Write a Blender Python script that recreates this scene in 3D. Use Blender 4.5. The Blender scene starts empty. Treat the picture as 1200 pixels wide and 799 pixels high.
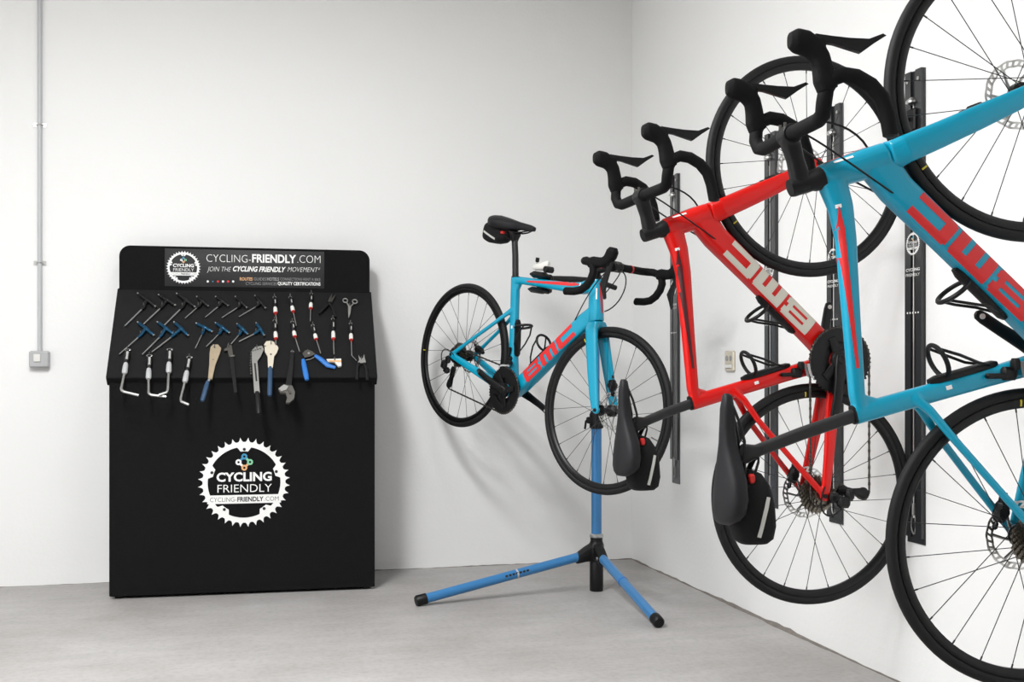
import bpy, bmesh, math, random
from mathutils import Vector, Matrix
from mathutils.bvhtree import BVHTree
random.seed(7)
V = Vector
PI = math.pi
scene = bpy.context.scene
col = scene.collection

# ------------------------------------------------------------------ camera
W_IMG, H_IMG, F_PX, HORIZON, CAM_H = 1200.0, 799.0, 1314.0, 434.0, 1.0
CY, SY = 0.9683, 0.2498                       # yaw of the lens to the right of the back wall's normal
cam_d = bpy.data.cameras.new('camera')
cam = bpy.data.objects.new('camera', cam_d)
col.objects.link(cam)
cam.location = (0, 0, CAM_H)
cam.rotation_euler = (PI / 2, 0, -math.atan2(SY, CY))
cam_d.sensor_fit = 'HORIZONTAL'
cam_d.sensor_width = 36
cam_d.lens = 36 * F_PX / W_IMG
cam_d.shift_y = (HORIZON - H_IMG / 2) / W_IMG
cam_d.clip_start = 0.05
scene.camera = cam

# ------------------------------------------------------------------ world, exposure
scene.view_settings.view_transform = 'Standard'
scene.view_settings.look = 'None'
scene.view_settings.gamma = 1
scene.view_settings.use_curve_mapping = False
scene.view_settings.exposure = 0.52
world = bpy.data.worlds.new('world')
scene.world = world
world.use_nodes = True
world.node_tree.nodes['Background'].inputs[0].default_value = (1, 1, 1, 1)
world.node_tree.nodes['Background'].inputs[1].default_value = 0.05

# ceiling lamps: (x, y, size_x, size_y, watts)
LAMPS = [(-0.55, 2.6, 0.3, 1.5, 72, 'ceiling light over the floor in front of the tool board'),
         (-1.1, 1.4, 0.3, 1.5, 62, 'ceiling light over the floor beside the camera position'),
         (-2.1, 2.4, 0.3, 1.5, 4, 'ceiling light nearest the wall conduit'),
         (0.45, 3.7, 0.3, 1.2, 4.5, 'ceiling light above the repair stand')]
CEIL = 3.22
for lx, ly, sx, sy, pw, lname in LAMPS:
    ld = bpy.data.lights.new('ceiling_lamp', 'AREA')
    ld.shape = 'RECTANGLE'
    ld.size, ld.size_y = sx, sy
    ld.energy = pw
    ld.color = (0.99, 0.995, 1.0)
    lo = bpy.data.objects.new('ceiling_lamp', ld)
    lo.location = (lx, ly, CEIL - 0.085)
    col.objects.link(lo)

# ------------------------------------------------------------------ materials
def srgb(r, g, b):
    f = lambda c: (c / 255 / 12.92) if c / 255 <= .04045 else ((c / 255 + .055) / 1.055) ** 2.4
    return (f(r), f(g), f(b), 1)

def mat(name, c, rough=.5, metal=0., var=.06, scale=30., bump=0., bscale=200., coat=0., spec=.5, emit=0.):
    m = bpy.data.materials.new(name)
    m.use_nodes = True
    nt = m.node_tree
    b = nt.nodes['Principled BSDF']
    b.inputs['Roughness'].default_value = rough
    b.inputs['Metallic'].default_value = metal
    b.inputs['Coat Weight'].default_value = coat
    b.inputs['Coat Roughness'].default_value = .08
    b.inputs['Specular IOR Level'].default_value = spec
    tc = nt.nodes.new('ShaderNodeTexCoord')
    nz = nt.nodes.new('ShaderNodeTexNoise')
    nz.inputs['Scale'].default_value = scale
    nz.inputs['Detail'].default_value = 4
    nt.links.new(tc.outputs['Object'], nz.inputs['Vector'])
    mx = nt.nodes.new('ShaderNodeMix')
    mx.data_type = 'RGBA'
    mx.inputs[6].default_value = tuple(min(1, x * (1 - var)) for x in c[:3]) + (1,)
    mx.inputs[7].default_value = tuple(min(1, x * (1 + var)) for x in c[:3]) + (1,)
    nt.links.new(nz.outputs['Fac'], mx.inputs[0])
    nt.links.new(mx.outputs[2], b.inputs['Base Color'])
    if emit:
        nt.links.new(mx.outputs[2], b.inputs['Emission Color'])
        b.inputs['Emission Strength'].default_value = emit
    if bump:
        n2 = nt.nodes.new('ShaderNodeTexNoise')
        n2.inputs['Scale'].default_value = bscale
        n2.inputs['Detail'].default_value = 5
        nt.links.new(tc.outputs['Object'], n2.inputs['Vector'])
        bp = nt.nodes.new('ShaderNodeBump')
        bp.inputs['Strength'].default_value = bump
        bp.inputs['Distance'].default_value = .004
        nt.links.new(n2.outputs['Fac'], bp.inputs['Height'])
        nt.links.new(bp.outputs['Normal'], b.inputs['Normal'])
    return m

def wall_mat(name, c, bands):
    """painted masonry: faint trowel relief, soft horizontal courses"""
    m = mat(name, c, .85, var=.018, scale=2.2, spec=.2)
    nt = m.node_tree
    b = nt.nodes['Principled BSDF']
    tc = [n for n in nt.nodes if n.type == 'TEX_COORD'][0]
    mp = nt.nodes.new('ShaderNodeMapping')
    mp.inputs['Scale'].default_value = bands
    nt.links.new(tc.outputs['Object'], mp.inputs['Vector'])
    n1 = nt.nodes.new('ShaderNodeTexNoise')
    n1.inputs['Scale'].default_value = 3.0
    n1.inputs['Detail'].default_value = 6
    nt.links.new(mp.outputs[0], n1.inputs['Vector'])
    n2 = nt.nodes.new('ShaderNodeTexNoise')
    n2.inputs['Scale'].default_value = 60
    n2.inputs['Detail'].default_value = 4
    nt.links.new(tc.outputs['Object'], n2.inputs['Vector'])
    ad = nt.nodes.new('ShaderNodeMath')
    ad.operation = 'MULTIPLY_ADD'
    ad.inputs[1].default_value = .25
    nt.links.new(n2.outputs['Fac'], ad.inputs[0])
    nt.links.new(n1.outputs['Fac'], ad.inputs[2])
    bp = nt.nodes.new('ShaderNodeBump')
    bp.inputs['Strength'].default_value = .35
    bp.inputs['Distance'].default_value = .008
    nt.links.new(ad.outputs[0], bp.inputs['Height'])
    nt.links.new(bp.outputs['Normal'], b.inputs['Normal'])
    return m

def concrete_mat():
    m = mat('concrete', srgb(186, 183, 180), .55, var=.0, spec=.35)
    nt = m.node_tree
    b = nt.nodes['Principled BSDF']
    tc = [n for n in nt.nodes if n.type == 'TEX_COORD'][0]
    def noise(s, d, stretch=(1, 1, 1)):
        mp = nt.nodes.new('ShaderNodeMapping')
        mp.inputs['Scale'].default_value = stretch
        nt.links.new(tc.outputs['Object'], mp.inputs['Vector'])
        n = nt.nodes.new('ShaderNodeTexNoise')
        n.inputs['Scale'].default_value = s
        n.inputs['Detail'].default_value = d
        n.inputs['Roughness'].default_value = .65
        nt.links.new(mp.outputs[0], n.inputs['Vector'])
        return n
    big, fine, streak = noise(1.6, 8), noise(45, 6), noise(5, 5, (.35, 1.6, 1))
    def ramp(src, p0, c0, p1, c1):
        r = nt.nodes.new('ShaderNodeValToRGB')
        r.color_ramp.elements[0].position, r.color_ramp.elements[0].color = p0, c0
        r.color_ramp.elements[1].position, r.color_ramp.elements[1].color = p1, c1
        nt.links.new(src.outputs['Fac'], r.inputs[0])
        return r
    r1 = ramp(big, .3, srgb(160, 156, 153), .7, srgb(180, 178, 177))
    r2 = ramp(streak, .3, (.86, .86, .86, 1), .62, (1, 1, 1, 1))
    r3 = ramp(fine, .32, (.84, .83, .82, 1), .55, (1, 1, 1, 1))
    prev = r1.outputs[0]
    for r in (r2, r3):
        mx = nt.nodes.new('ShaderNodeMix')
        mx.data_type = 'RGBA'
        mx.blend_type = 'MULTIPLY'
        mx.inputs[0].default_value = .8
        nt.links.new(prev, mx.inputs[6])
        nt.links.new(r.outputs[0], mx.inputs[7])
        prev = mx.outputs[2]
    nt.links.new(prev, b.inputs['Base Color'])
    bp = nt.nodes.new('ShaderNodeBump')
    bp.inputs['Strength'].default_value = .2
    bp.inputs['Distance'].default_value = .003
    nt.links.new(fine.outputs['Fac'], bp.inputs['Height'])
    nt.links.new(bp.outputs['Normal'], b.inputs['Normal'])
    return m

M = {
    'wall': wall_mat('white_plaster', srgb(236, 236, 235), (.5, .5, 2.2)),
    'ceil': mat('white_ceiling', srgb(225, 224, 220), .9, var=.02, scale=3),
    'floor': concrete_mat(),
    'crack': mat('rough_joint', srgb(120, 114, 108), .95, var=.4, scale=25, bump=.6, bscale=60),
    'teal': mat('teal_paint', srgb(4, 150, 182), .3, var=.02, coat=.35, spec=.35),
    'red': mat('red_paint', srgb(208, 12, 6), .3, var=.02, coat=.3, spec=.3),
    'redink': mat('red_decal', srgb(214, 42, 44), .4, var=.03),
    'silverink': mat('silver_decal', srgb(206, 201, 188), .4, var=.03),
    'whiteink': mat('white_print', srgb(238, 238, 236), .5, var=.02),
    'greyink': mat('grey_print', srgb(150, 150, 150), .5, var=.02),
    'orangeink': mat('orange_print', srgb(222, 170, 120), .5, var=.02),
    'blueink': mat('blue_print', srgb(60, 140, 180), .5, var=.02),
    'greenink': mat('green_print', srgb(130, 200, 160), .5, var=.02),
    'yellow': mat('yellow_decal', srgb(225, 205, 40), .5, var=.02),
    'maroon': mat('dark_stripe', srgb(70, 26, 30), .35, var=.05),
    'black': mat('black_satin', srgb(15, 15, 16), .45, var=.1, scale=60, spec=.3),
    'tape': mat('black_bar_tape', srgb(12, 12, 13), .75, var=.15, scale=120, bump=.25, bscale=350, spec=.18),
    'rubber': mat('tyre_rubber', srgb(20, 20, 21), .6, var=.12, scale=80, bump=.12, bscale=400, spec=.3),
    'rim': mat('black_rim', srgb(13, 13, 14), .35, var=.08, spec=.3),
    'carbon': mat('black_carbon', srgb(24, 24, 25), .5, var=.12, scale=150),
    'saddle': mat('saddle_cover', srgb(24, 24, 27), .55, var=.1, scale=80, bump=.1, bscale=300, spec=.3),
    'fabric': mat('black_nylon', srgb(14, 14, 15), .8, var=.2, scale=200, bump=.35, bscale=500, spec=.3),
    'reflect': mat('reflective_strip', srgb(196, 196, 190), .4, var=.05),
    'steel': mat('bright_steel', srgb(200, 200, 198), .3, 1., var=.06, scale=60),
    'dsteel': mat('dark_steel', srgb(110, 108, 104), .38, 1., var=.1, scale=80),
    'spoke': mat('black_spoke', srgb(52, 52, 54), .4, .5, var=.05),
    'chain': mat('chain_steel', srgb(78, 74, 70), .42, .9, var=.2, scale=150),
    'cassette': mat('cassette_steel', srgb(128, 122, 112), .35, 1., var=.12, scale=80),
    'blue': mat('blue_stand_paint', srgb(52, 122, 178), .35, .2, var=.05, scale=40, coat=.3),
    'bluemetal': mat('blue_anodised', srgb(20, 70, 98), .3, .6, var=.06),
    'bluegrip': mat('blue_grip', srgb(36, 110, 190), .45, var=.06),
    'duskblue': mat('dull_blue_grip', srgb(38, 68, 98), .5, var=.1),
    'tan': mat('worn_tool_steel', srgb(176, 160, 136), .42, .45, var=.12, scale=90),
    'cream': mat('cream_tool_steel', srgb(214, 206, 188), .42, .3, var=.08, scale=90),
    'white_pl': mat('white_plastic', srgb(222, 221, 216), .4, var=.02),
    'grey_pl': mat('grey_plastic', srgb(176, 177, 178), .45, var=.03),
    'grey_pipe': mat('grey_conduit', srgb(186, 188, 190), .45, var=.03),
    'dark_hole': mat('dark_socket', srgb(60, 60, 58), .8, var=.05),
    'clear': mat('clear_plastic', srgb(170, 170, 168), .2, var=.05),
    'redpl': mat('red_plastic', srgb(196, 40, 36), .4, var=.05),
    'board': mat('black_carpet_board', srgb(17, 17, 18), .95, var=.2, scale=60, bump=.5, bscale=300, spec=.2),
    'slope': mat('charcoal_tool_panel', srgb(29, 29, 30), .95, var=.25, scale=120, bump=.6, bscale=350, spec=.2),
    'sign': mat('charcoal_sign_vinyl', srgb(33, 33, 35), .6, var=.04),
    'ink': mat('dark_ink', srgb(30, 30, 32), .6, var=.03),
    'rail': mat('glossy_black_rail', srgb(36, 37, 39), .28, .0, var=.06, scale=40, coat=.4),
    'railback': mat('grey_rail_plate', srgb(92, 93, 95), .4, .3, var=.05),
    'lamp': mat('lamp_diffuser', (1, 1, 1, 1), .5, var=0, emit=1.6),
}

# ------------------------------------------------------------------ mesh helpers
def frame_from(axis, hint=V((0, 0, 1))):
    a = axis.normalized()
    if abs(a.dot(hint)) > .97:
        hint = V((1, 0, 0))
    u = hint.cross(a).normalized()
    return u, a.cross(u), a

class MB:
    def __init__(s):
        s.v, s.f = [], []
    def add(s, vs, fs):
        o = len(s.v)
        s.v += [V(p) for p in vs]
        s.f += [tuple(i + o for i in f) for f in fs]
        return s
    def loft(s, rings, cap=True, closed=False):
        n = len(rings[0])
        vs = [p for r in rings for p in r]
        fs = []
        R = len(rings)
        for i in range(R if closed else R - 1):
            j = (i + 1) % R
            for k in range(n):
                k2 = (k + 1) % n
                fs.append((i * n + k, i * n + k2, j * n + k2, j * n + k))
        if cap and not closed:
            fs.append(tuple(range(n - 1, -1, -1)))
            fs.append(tuple((R - 1) * n + k for k in range(n)))
        return s.add(vs, fs)
    @staticmethod
    def ring(c, u, v, a, b, n=16, e=2.0):
        out = []
        for k in range(n):
            t = 2 * PI * k / n
            ct, st = math.cos(t), math.sin(t)
            out.append(V(c) + u * (a * math.copysign(abs(ct) ** (2 / e), ct)) + v * (b * math.copysign(abs(st) ** (2 / e), st)))
        return out
    def tube(s, path, r, n=8, cap=True, closed=False, flat=1.0, hint=V((0, 0, 1))):
        P = [V(p) for p in path]
        rr = r if isinstance(r, (list, tuple)) else [r] * len(P)
        rings = []
        u = None
        N = len(P)
        for i in range(N):
            if closed:
                t = P[(i + 1) % N] - P[i - 1]
            else:
                t = P[min(i + 1, N - 1)] - P[max(i - 1, 0)]
            t.normalize()
            if u is None:
                u, w, _ = frame_from(t, hint)
            else:
                u = (u - t * u.dot(t)).normalized()
                w = t.cross(u)
            rings.append(s.ring(P[i], u, w, rr[i], rr[i] * flat, n))
        return s.loft(rings, cap, closed)
    def bar(s, path, hw, hh, n=16, e=3.0):
        """tube in a plane y=const: lateral axis y, other axis in the xz plane"""
        P = [V(p) for p in path]
        g = lambda q, i: q[i] if isinstance(q, (list, tuple)) else q
        rings = []
        for i in range(len(P)):
            t = (P[min(i + 1, len(P) - 1)] - P[max(i - 1, 0)]).normalized()
            u = V((0, 1, 0))
            u = (u - t * u.dot(t)).normalized()
            w = t.cross(u)
            rings.append(s.ring(P[i], u, w, g(hw, i), g(hh, i), n, e))
        return s.loft(rings)
    def box(s, c, size, m=None):
        x, y, z = (q / 2 for q in size)
        vs = [V((i, j, k)) for k in (-z, z) for j in (-y, y) for i in (-x, x)]
        if m is not None:
            vs = [m @ p for p in vs]
        vs = [p + V(c) for p in vs]
        return s.add(vs, [(0, 2, 3, 1), (4, 5, 7, 6), (0, 1, 5, 4), (2, 6, 7, 3), (0, 4, 6, 2), (1, 3, 7, 5)])
    def rbox(s, c, size, r=.004, m=None):
        """box with chamfered edges"""
        x, y, z = (q / 2 for q in size)
        r = min(r, x * .9, y * .9, z * .9)
        rings = []
        for zz, ins in ((-z, r), (-z + r, 0), (z - r, 0), (z, r)):
            a, b = x - ins, y - ins
            rings.append([V((px, py, zz)) for px, py in ((a - r, -b), (a, -b + r), (a, b - r), (a - r, b), (-a + r, b), (-a, b - r), (-a, -b + r), (-a + r, -b))])
        if m is not None:
            rings = [[m @ p for p in q] for q in rings]
        return s.loft([[p + V(c) for p in q] for q in rings])
    def prism(s, poly, d0, d1, m=None):
        """polygon in xy, extruded z d0..d1"""
        n = len(poly)
        vs = [V((x, y, d0)) for x, y in poly] + [V((x, y, d1)) for x, y in poly]
        if m is not None:
            vs = [m @ p for p in vs]
        fs = [tuple(range(n - 1, -1, -1)), tuple(range(n, 2 * n))]
        fs += [(i, (i + 1) % n, n + (i + 1) % n, n + i) for i in range(n)]
        return s.add(vs, fs)
    def annulus(s, outer, inner, d0, d1, m=None):
        """two closed outlines with the same number of points, extruded"""
        n = len(outer)
        vs = [V((x, y, d)) for d in (d0, d1) for q in (outer, inner) for x, y in q]
        if m is not None:
            vs = [m @ p for p in vs]
        fs = []
        for i in range(n):
            j = (i + 1) % n
            fs += [(i, n + i, n + j, j), (2 * n + i, 2 * n + j, 3 * n + j, 3 * n + i), (i, j, 2 * n + j, 2 * n + i), (n + i, 3 * n + i, 3 * n + j, n + j)]
        return s.add(vs, fs)
    def lathe(s, prof, n=32, m=None, cap=True, closed=False):
        """prof (r, h) about z"""
        rings = [[V((r * math.cos(2 * PI * k / n), r * math.sin(2 * PI * k / n), h)) for k in range(n)] for r, h in prof]
        if m is not None:
            rings = [[m @ p for p in q] for q in rings]
        return s.loft(rings, cap, closed)
    def cyl(s, a, b, r, n=12, r2=None):
        return s.tube([a, b], [r, r if r2 is None else r2], n)
    def ball(s, c, r, n=12, sc=(1, 1, 1)):
        prof = [(max(1e-4, math.sin(PI * i / 8)), -math.cos(PI * i / 8)) for i in range(9)]
        m = Matrix.Translation(V(c)) @ Matrix.Diagonal((r * sc[0], r * sc[1], r * sc[2], 1))
        return s.lathe(prof, n, m)
    def mesh(s, name, ang=38):
        me = bpy.data.meshes.new(name)
        me.from_pydata([tuple(p) for p in s.v], [], s.f)
        bm = bmesh.new()
        bm.from_mesh(me)
        bmesh.ops.recalc_face_normals(bm, faces=bm.faces)
        bm.to_mesh(me)
        bm.free()
        me.shade_smooth()
        me.set_sharp_from_angle(angle=math.radians(ang))
        me.materials.append(None)
        return me

def link(name, me, m, parent=None, mtx=None):
    o = bpy.data.objects.new(name, me)
    col.objects.link(o)
    if me is not None and m is not None:
        if not me.materials:
            me.materials.append(None)
        o.material_slots[0].link = 'OBJECT'
        o.material_slots[0].material = m if not isinstance(m, str) else M[m]
    if parent is not None:
        o.parent = parent
    if mtx is not None:
        o.matrix_local = mtx
    return o

def tag(o, label, cat, group=None):
    o['label'] = label
    o['category'] = cat
    if group:
        o['group'] = group
    return o

def empty(name, mtx, label, cat, group=None):
    o = bpy.data.objects.new(name, None)
    o.empty_display_size = .1
    col.objects.link(o)
    o.matrix_world = mtx
    return tag(o, label, cat, group)

def struct(name, me, m):
    o = link(name, me, m)
    o['kind'] = 'structure'
    return o

def remeshed(mb, name, voxel=.0025, smooth=6):
    me = mb.mesh(name + '_raw')
    o = bpy.data.objects.new('raw', me)
    col.objects.link(o)
    r = o.modifiers.new('r', 'REMESH')
    r.mode = 'VOXEL'
    r.voxel_size = voxel
    if smooth:
        sm = o.modifiers.new('s', 'SMOOTH')
        sm.factor = .5
        sm.iterations = smooth
    dg = bpy.context.evaluated_depsgraph_get()
    out = bpy.data.meshes.new_from_object(o.evaluated_get(dg))
    out.name = name
    bpy.data.objects.remove(o)
    out.shade_smooth()
    out.materials.clear()
    out.materials.append(None)
    return out

def text_raw(body, bold=0., shear=0.):
    """flat outline of the words, height of a capital = 1 : (verts2d, faces, width)"""
    cu = bpy.data.curves.new('t', 'FONT')
    cu.body = body
    cu.size = 1
    cu.offset = bold
    cu.shear = shear
    cu.resolution_u = 3
    o = bpy.data.objects.new('t', cu)
    col.objects.link(o)
    dg = bpy.context.evaluated_depsgraph_get()
    me = bpy.data.meshes.new_from_object(o.evaluated_get(dg))
    vs = [(v.co.x, v.co.y) for v in me.vertices]
    fs = [tuple(p.vertices) for p in me.polygons]
    bpy.data.objects.remove(o)
    bpy.data.curves.remove(cu)
    bpy.data.meshes.remove(me)
    return vs, fs

CAP = .70                                       # capital height of the built-in face at size 1
def text_into(mb, body, x0, x1, ybase, cap_h, z, bold=0., shear=0.):
    vs, fs = text_raw(body, bold, shear)
    a, b = min(p[0] for p in vs), max(p[0] for p in vs)
    sx, sy = (x1 - x0) / (b - a), cap_h / CAP
    mb.add([V((x0 + (x - a) * sx, ybase + y * sy, z)) for x, y in vs], fs)
    return mb

# ------------------------------------------------------------------ pixel -> place
CAMP = V((0, 0, CAM_H))
def ray(px, py):
    u, w = (px - W_IMG / 2) / F_PX, (HORIZON - py) / F_PX
    return V((u * CY + SY, CY - u * SY, w))
def px_plane(px, py, p, n):
    d = ray(px, py)
    return CAMP + d * ((p - CAMP).dot(n) / d.dot(n))

# ------------------------------------------------------------------ the room
XR, YB, XL, YF = 2.10, 5.598, -2.7, -5.5
def slab(x0, x1, y0, y1, z0, z1):
    return MB().box(((x0 + x1) / 2, (y0 + y1) / 2, (z0 + z1) / 2), (x1 - x0, y1 - y0, z1 - z0))
T = .15
struct('floor', slab(XL - T, XR + T, YF - T, YB + T, -.15, 0).mesh('floor'), 'floor')
struct('ceiling', slab(XL - T, XR + T, YF - T, YB + T, CEIL, CEIL + .15).mesh('ceiling'), 'ceil')
struct('wall_back', slab(XL - T, XR + T, YB, YB + T, 0, CEIL).mesh('wall_back'), 'wall')
struct('wall_right', slab(XR, XR + T, YF, YB, 0, CEIL).mesh('wall_right'), 'wall')
struct('wall_left', slab(XL - T, XL, YF, YB, 0, CEIL).mesh('wall_left'), 'wall')
struct('wall_front', slab(XL - T, XR + T, YF - T, YF, 0, CEIL).mesh('wall_front'), 'wall')

def joint(name, a, b, n, w, seed):
    """ragged mortar bead where wall meets floor"""
    rnd = random.Random(seed)
    a, b = V(a), V(b)
    t = (b - a).normalized()
    side = V((0, 0, 1)).cross(t)
    rings = []
    r = w
    for i in range(n + 1):
        p = a.lerp(b, i / n)
        r = max(w * .25, min(w * 1.7, r + rnd.uniform(-.35, .35) * w))
        rings.append([p + V((0, 0, -.002)), p + side * (r * rnd.uniform(.8, 1.5)) + V((0, 0, -.001)), p + side * r * .6 + V((0, 0, r * .6)), p + V((0, 0, r * rnd.uniform(.6, 1.2)))])
    return struct(name, MB().loft(rings).mesh(name, 25), 'crack')
joint('trim_1', (XR, YF, 0), (XR, YB, 0), 220, .0075, 3)
joint('trim_2', (XR, YB, 0), (XL, YB, 0), 160, .004, 5)

# ceiling lamps (housings and diffusers of the area lights above)
for i, (lx, ly, sx, sy, pw, lname) in enumerate(LAMPS):
    e = empty('ceiling_light', Matrix.Translation((lx, ly, CEIL)), 'white rectangular ' + lname, 'ceiling light', 'ceiling lights')
    link('housing', MB().rbox((0, 0, -.03), (sx + .06, sy + .06, .06), .01).mesh('housing'), 'white_pl', e)
    link('diffuser', MB().rbox((0, 0, -.066), (sx, sy, .012), .004).mesh('diffuser'), 'lamp', e)

# ------------------------------------------------------------------ conduit, switch box, wall socket
cx = px_plane(47, 200, V((0, YB, 0)), V((0, 1, 0))).x
zt = px_plane(47, 411, V((0, YB, 0)), V((0, 1, 0))).z
e = empty('wall_conduit', Matrix.Translation((cx, YB - .012, zt)), 'thin grey electrical conduit running down the white wall to a switch box', 'conduit')
link('pipe', MB().cyl((0, 0, -.005), (0, 0, CEIL - zt), .0105, 14).mesh('pipe'), 'grey_pipe', e)
for py in (147, 308):
    z = px_plane(47, py, V((0, YB, 0)), V((0, 1, 0))).z - zt
    mb = MB().tube([(.014 * math.cos(a), .012 - .012 - .0115 * math.sin(a), z) for a in [PI * k / 10 for k in range(11)]], .0025, 6)
    mb.box((-.019, .009, z), (.016, .005, .018)).box((.019, .009, z), (.016, .005, .018))
    link('clip', mb.mesh('clip'), 'steel', e)
bz = px_plane(47, 421, V((0, YB, 0)), V((0, 1, 0))).z
e = empty('switch_box', Matrix.Translation((cx, YB - .0175, bz)), 'small square grey switch box at the lower end of the wall conduit', 'switch')
link('box', MB().rbox((0, 0, 0), (.088, .035, .078), .006).mesh('box'), 'grey_pl', e)
link('switch_button', MB().rbox((-.008, -.0195, .006), (.03, .006, .036), .002).mesh('button'), 'white_pl', e)
link('cover_screw', MB().cyl((.034, -.017, -.03), (.034, -.0195, -.03), .004, 10).mesh('screw'), 'steel', e)

p = px_plane(857, 423, V((XR, 0, 0)), V((1, 0, 0)))
mtx = Matrix.Translation((XR - .006, p.y, p.z)) @ Matrix.Rotation(-PI / 2, 4, 'Z')
e = empty('wall_socket', mtx, 'cream double wall socket on the white wall behind the red bicycle', 'socket')
link('cover_plate', MB().rbox((0, 0, 0), (.085, .012, .088), .004).mesh('cover_plate'), 'cream', e)
for dx in (-.018, .018):
    link('socket_hole', MB().cyl((dx, -.0055, .012), (dx, -.0075, .012), .012, 16).mesh('socket_hole'), 'greyink', e)
link('rocker', MB().rbox((0, -.007, -.022), (.06, .005, .018), .002).mesh('rocker'), 'white_pl', e)

# ------------------------------------------------------------------ chainring emblem (used on the board and on the rails)
def emblem(size, teeth=36):
    """returns dict of MBs, xy plane, outer radius = size"""
    k = size
    out, inn = [], []
    spt = 8
    N = teeth * spt
    for i in range(N):
        a = 2 * PI * i / N + PI / 2
        ph = (i % spt) / spt
        d = abs(ph - .5) * 2                      # 1 in the valley, 0 at the tip
        r = k * (1.0 if d < .13 else (.945 if d < .3 else (.912 if d < .6 else .90)))
        out.append((r * math.cos(a), r * math.sin(a)))
        q = ((a - PI / 2) % (2 * PI / 5)) / (2 * PI / 5)
        q = min(q, 1 - q) * 72                    # degrees from the nearest tab
        ri = .69 if q < 7 else (.69 + (q - 7) / 4 * .10 if q < 11 else .79)
        inn.append((k * ri * math.cos(a), k * ri * math.sin(a)))
    ringm = MB().annulus(out, inn, 0, k * .012)
    band = []
    for s in (-1, 1):
        y0, y1 = -.28, -.47
        band += [(s * .80, y0), (s * .80, y1)] if s < 0 else [(s * .80, y1), (s * .80, y0)]
    ringm.prism([(k * x, k * y) for x, y in band], 0, k * .011)
    holes = []
    for j in range(5):
        a = PI / 2 + 2 * PI * j / 5
        holes.append(MB().lathe([(k * .034, 0), (k * .034, k * .018)], 12, Matrix.Translation((k * .735 * math.cos(a), k * .735 * math.sin(a), 0))))
    z = k * .012
    t1 = text_into(MB(), 'CYCLING', -.60 * k, .60 * k, .03 * k, .19 * k, z, .035)
    t1 = text_into(t1, 'FRIENDLY', -.58 * k, .60 * k, -.22 * k, .18 * k, z, -.006)
    t2 = text_into(MB(), 'CYCLING-', -.74 * k, -.17 * k, -.425 * k, .10 * k, z * 1.15, -.012)
    t2 = text_into(t2, 'FRIENDLY', -.15 * k, .42 * k, -.425 * k, .10 * k, z * 1.15, .03)
    t2 = text_into(t2, '.COM', .44 * k, .75 * k, -.425 * k, .10 * k, z * 1.15, -.012)
    links = []
    for ang, c in ((90, 'blueink'), (0, 'greenink'), (-90, 'orangeink'), (180, 'whiteink')):
        mb = MB()
        a = math.radians(ang)
        c0 = V((0, .45 * k, 0))
        p0 = c0 + V((math.cos(a), math.sin(a), 0)) * .125 * k
        def circ(r):
            return [(p0.x + r * math.cos(2 * PI * q / 16), p0.y + r * math.sin(2 * PI * q / 16)) for q in range(16)]
        mb.annulus(circ(.066 * k), circ(.026 * k), 0, z)
        b = a + PI / 4 * 3
        m = Matrix.Translation(p0 + V((math.cos(b), math.sin(b), 0)) * .085 * k) @ Matrix.Rotation(b, 4, 'Z')
        mb.box((0, 0, 0), (.075 * k, .05 * k, z), None)
        for vi in range(len(mb.v) - 8, len(mb.v)):
            mb.v[vi] = m @ mb.v[vi]
        links.append((mb, c))
    return ringm, holes, t1, t2, links

def put_emblem(parent, size, mtx, full=True):
    ringm, holes, t1, t2, links = emblem(size)
    r = link('emblem', ringm.mesh('emblem', 20), 'whiteink', parent, mtx)
    for h in holes:
        link('emblem_hole', h.mesh('emblem_hole'), 'ink', r)
    link('emblem_words', t1.mesh('emblem_words'), 'whiteink', r)
    link('emblem_address', t2.mesh('emblem_address'), 'ink', r)
    for mb, c in links:
        link('emblem_link', mb.mesh('emblem_link'), c, r)
    return r

# ------------------------------------------------------------------ tool board
BW = 1.158
BM = Matrix.Translation((.097, 5.157, 0)) @ Matrix.Rotation(math.radians(-2.8), 4, 'Z')
board = empty('tool_board', BM, 'tall black freestanding tool board with sloping tool panel and header sign', 'tool board')
ZS0, YS0, ZS1, YS1 = .974, -.035, 1.38, .32
prof = [(0, .012), (0, .955), (.33, 1.345), (.375, 1.345), (.375, .012)]
rot = Matrix(((0, 0, 1, 0), (1, 0, 0, 0), (0, 1, 0, 0), (0, 0, 0, 1)))      # xy profile -> yz, extrude x
link('cabinet_body', MB().prism(prof, -BW / 2 + .006, BW / 2 - .006, rot).mesh('cabinet_body'), 'board', board)
link('front_panel', MB().rbox((0, -.006, .484), (BW - .004, .012, .943), .003).mesh('front_panel'), 'board', board)
for sx in (-1, 1):
    for yy in (.03, .34):
        link('foot', MB().cyl((sx * (BW / 2 - .04), yy, 0), (sx * (BW / 2 - .04), yy, .013), .02, 14).mesh('foot'), 'black', board)
sl = V((0, YS1 - YS0, ZS1 - ZS0))
L_S = sl.length
sv = sl.normalized()
sn = V((0, -sv.z, sv.y))                        # outward normal of the sloping panel (towards the viewer and up)
SM = Matrix((( 1, sv.x, sn.x, 0), (0, sv.y, sn.y, YS0), (0, sv.z, sn.z, ZS0), (0, 0, 0, 1)))
link('tool_panel', MB().rbox((0, L_S / 2, -.009), (BW + .016, L_S + .01, .018), .003).mesh('tool_panel'), 'slope', board, SM)
link('panel_edge', MB().rbox((0, .004, -.03), (BW + .016, .02, .05), .003).mesh('panel_edge'), 'board', board, SM)
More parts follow.
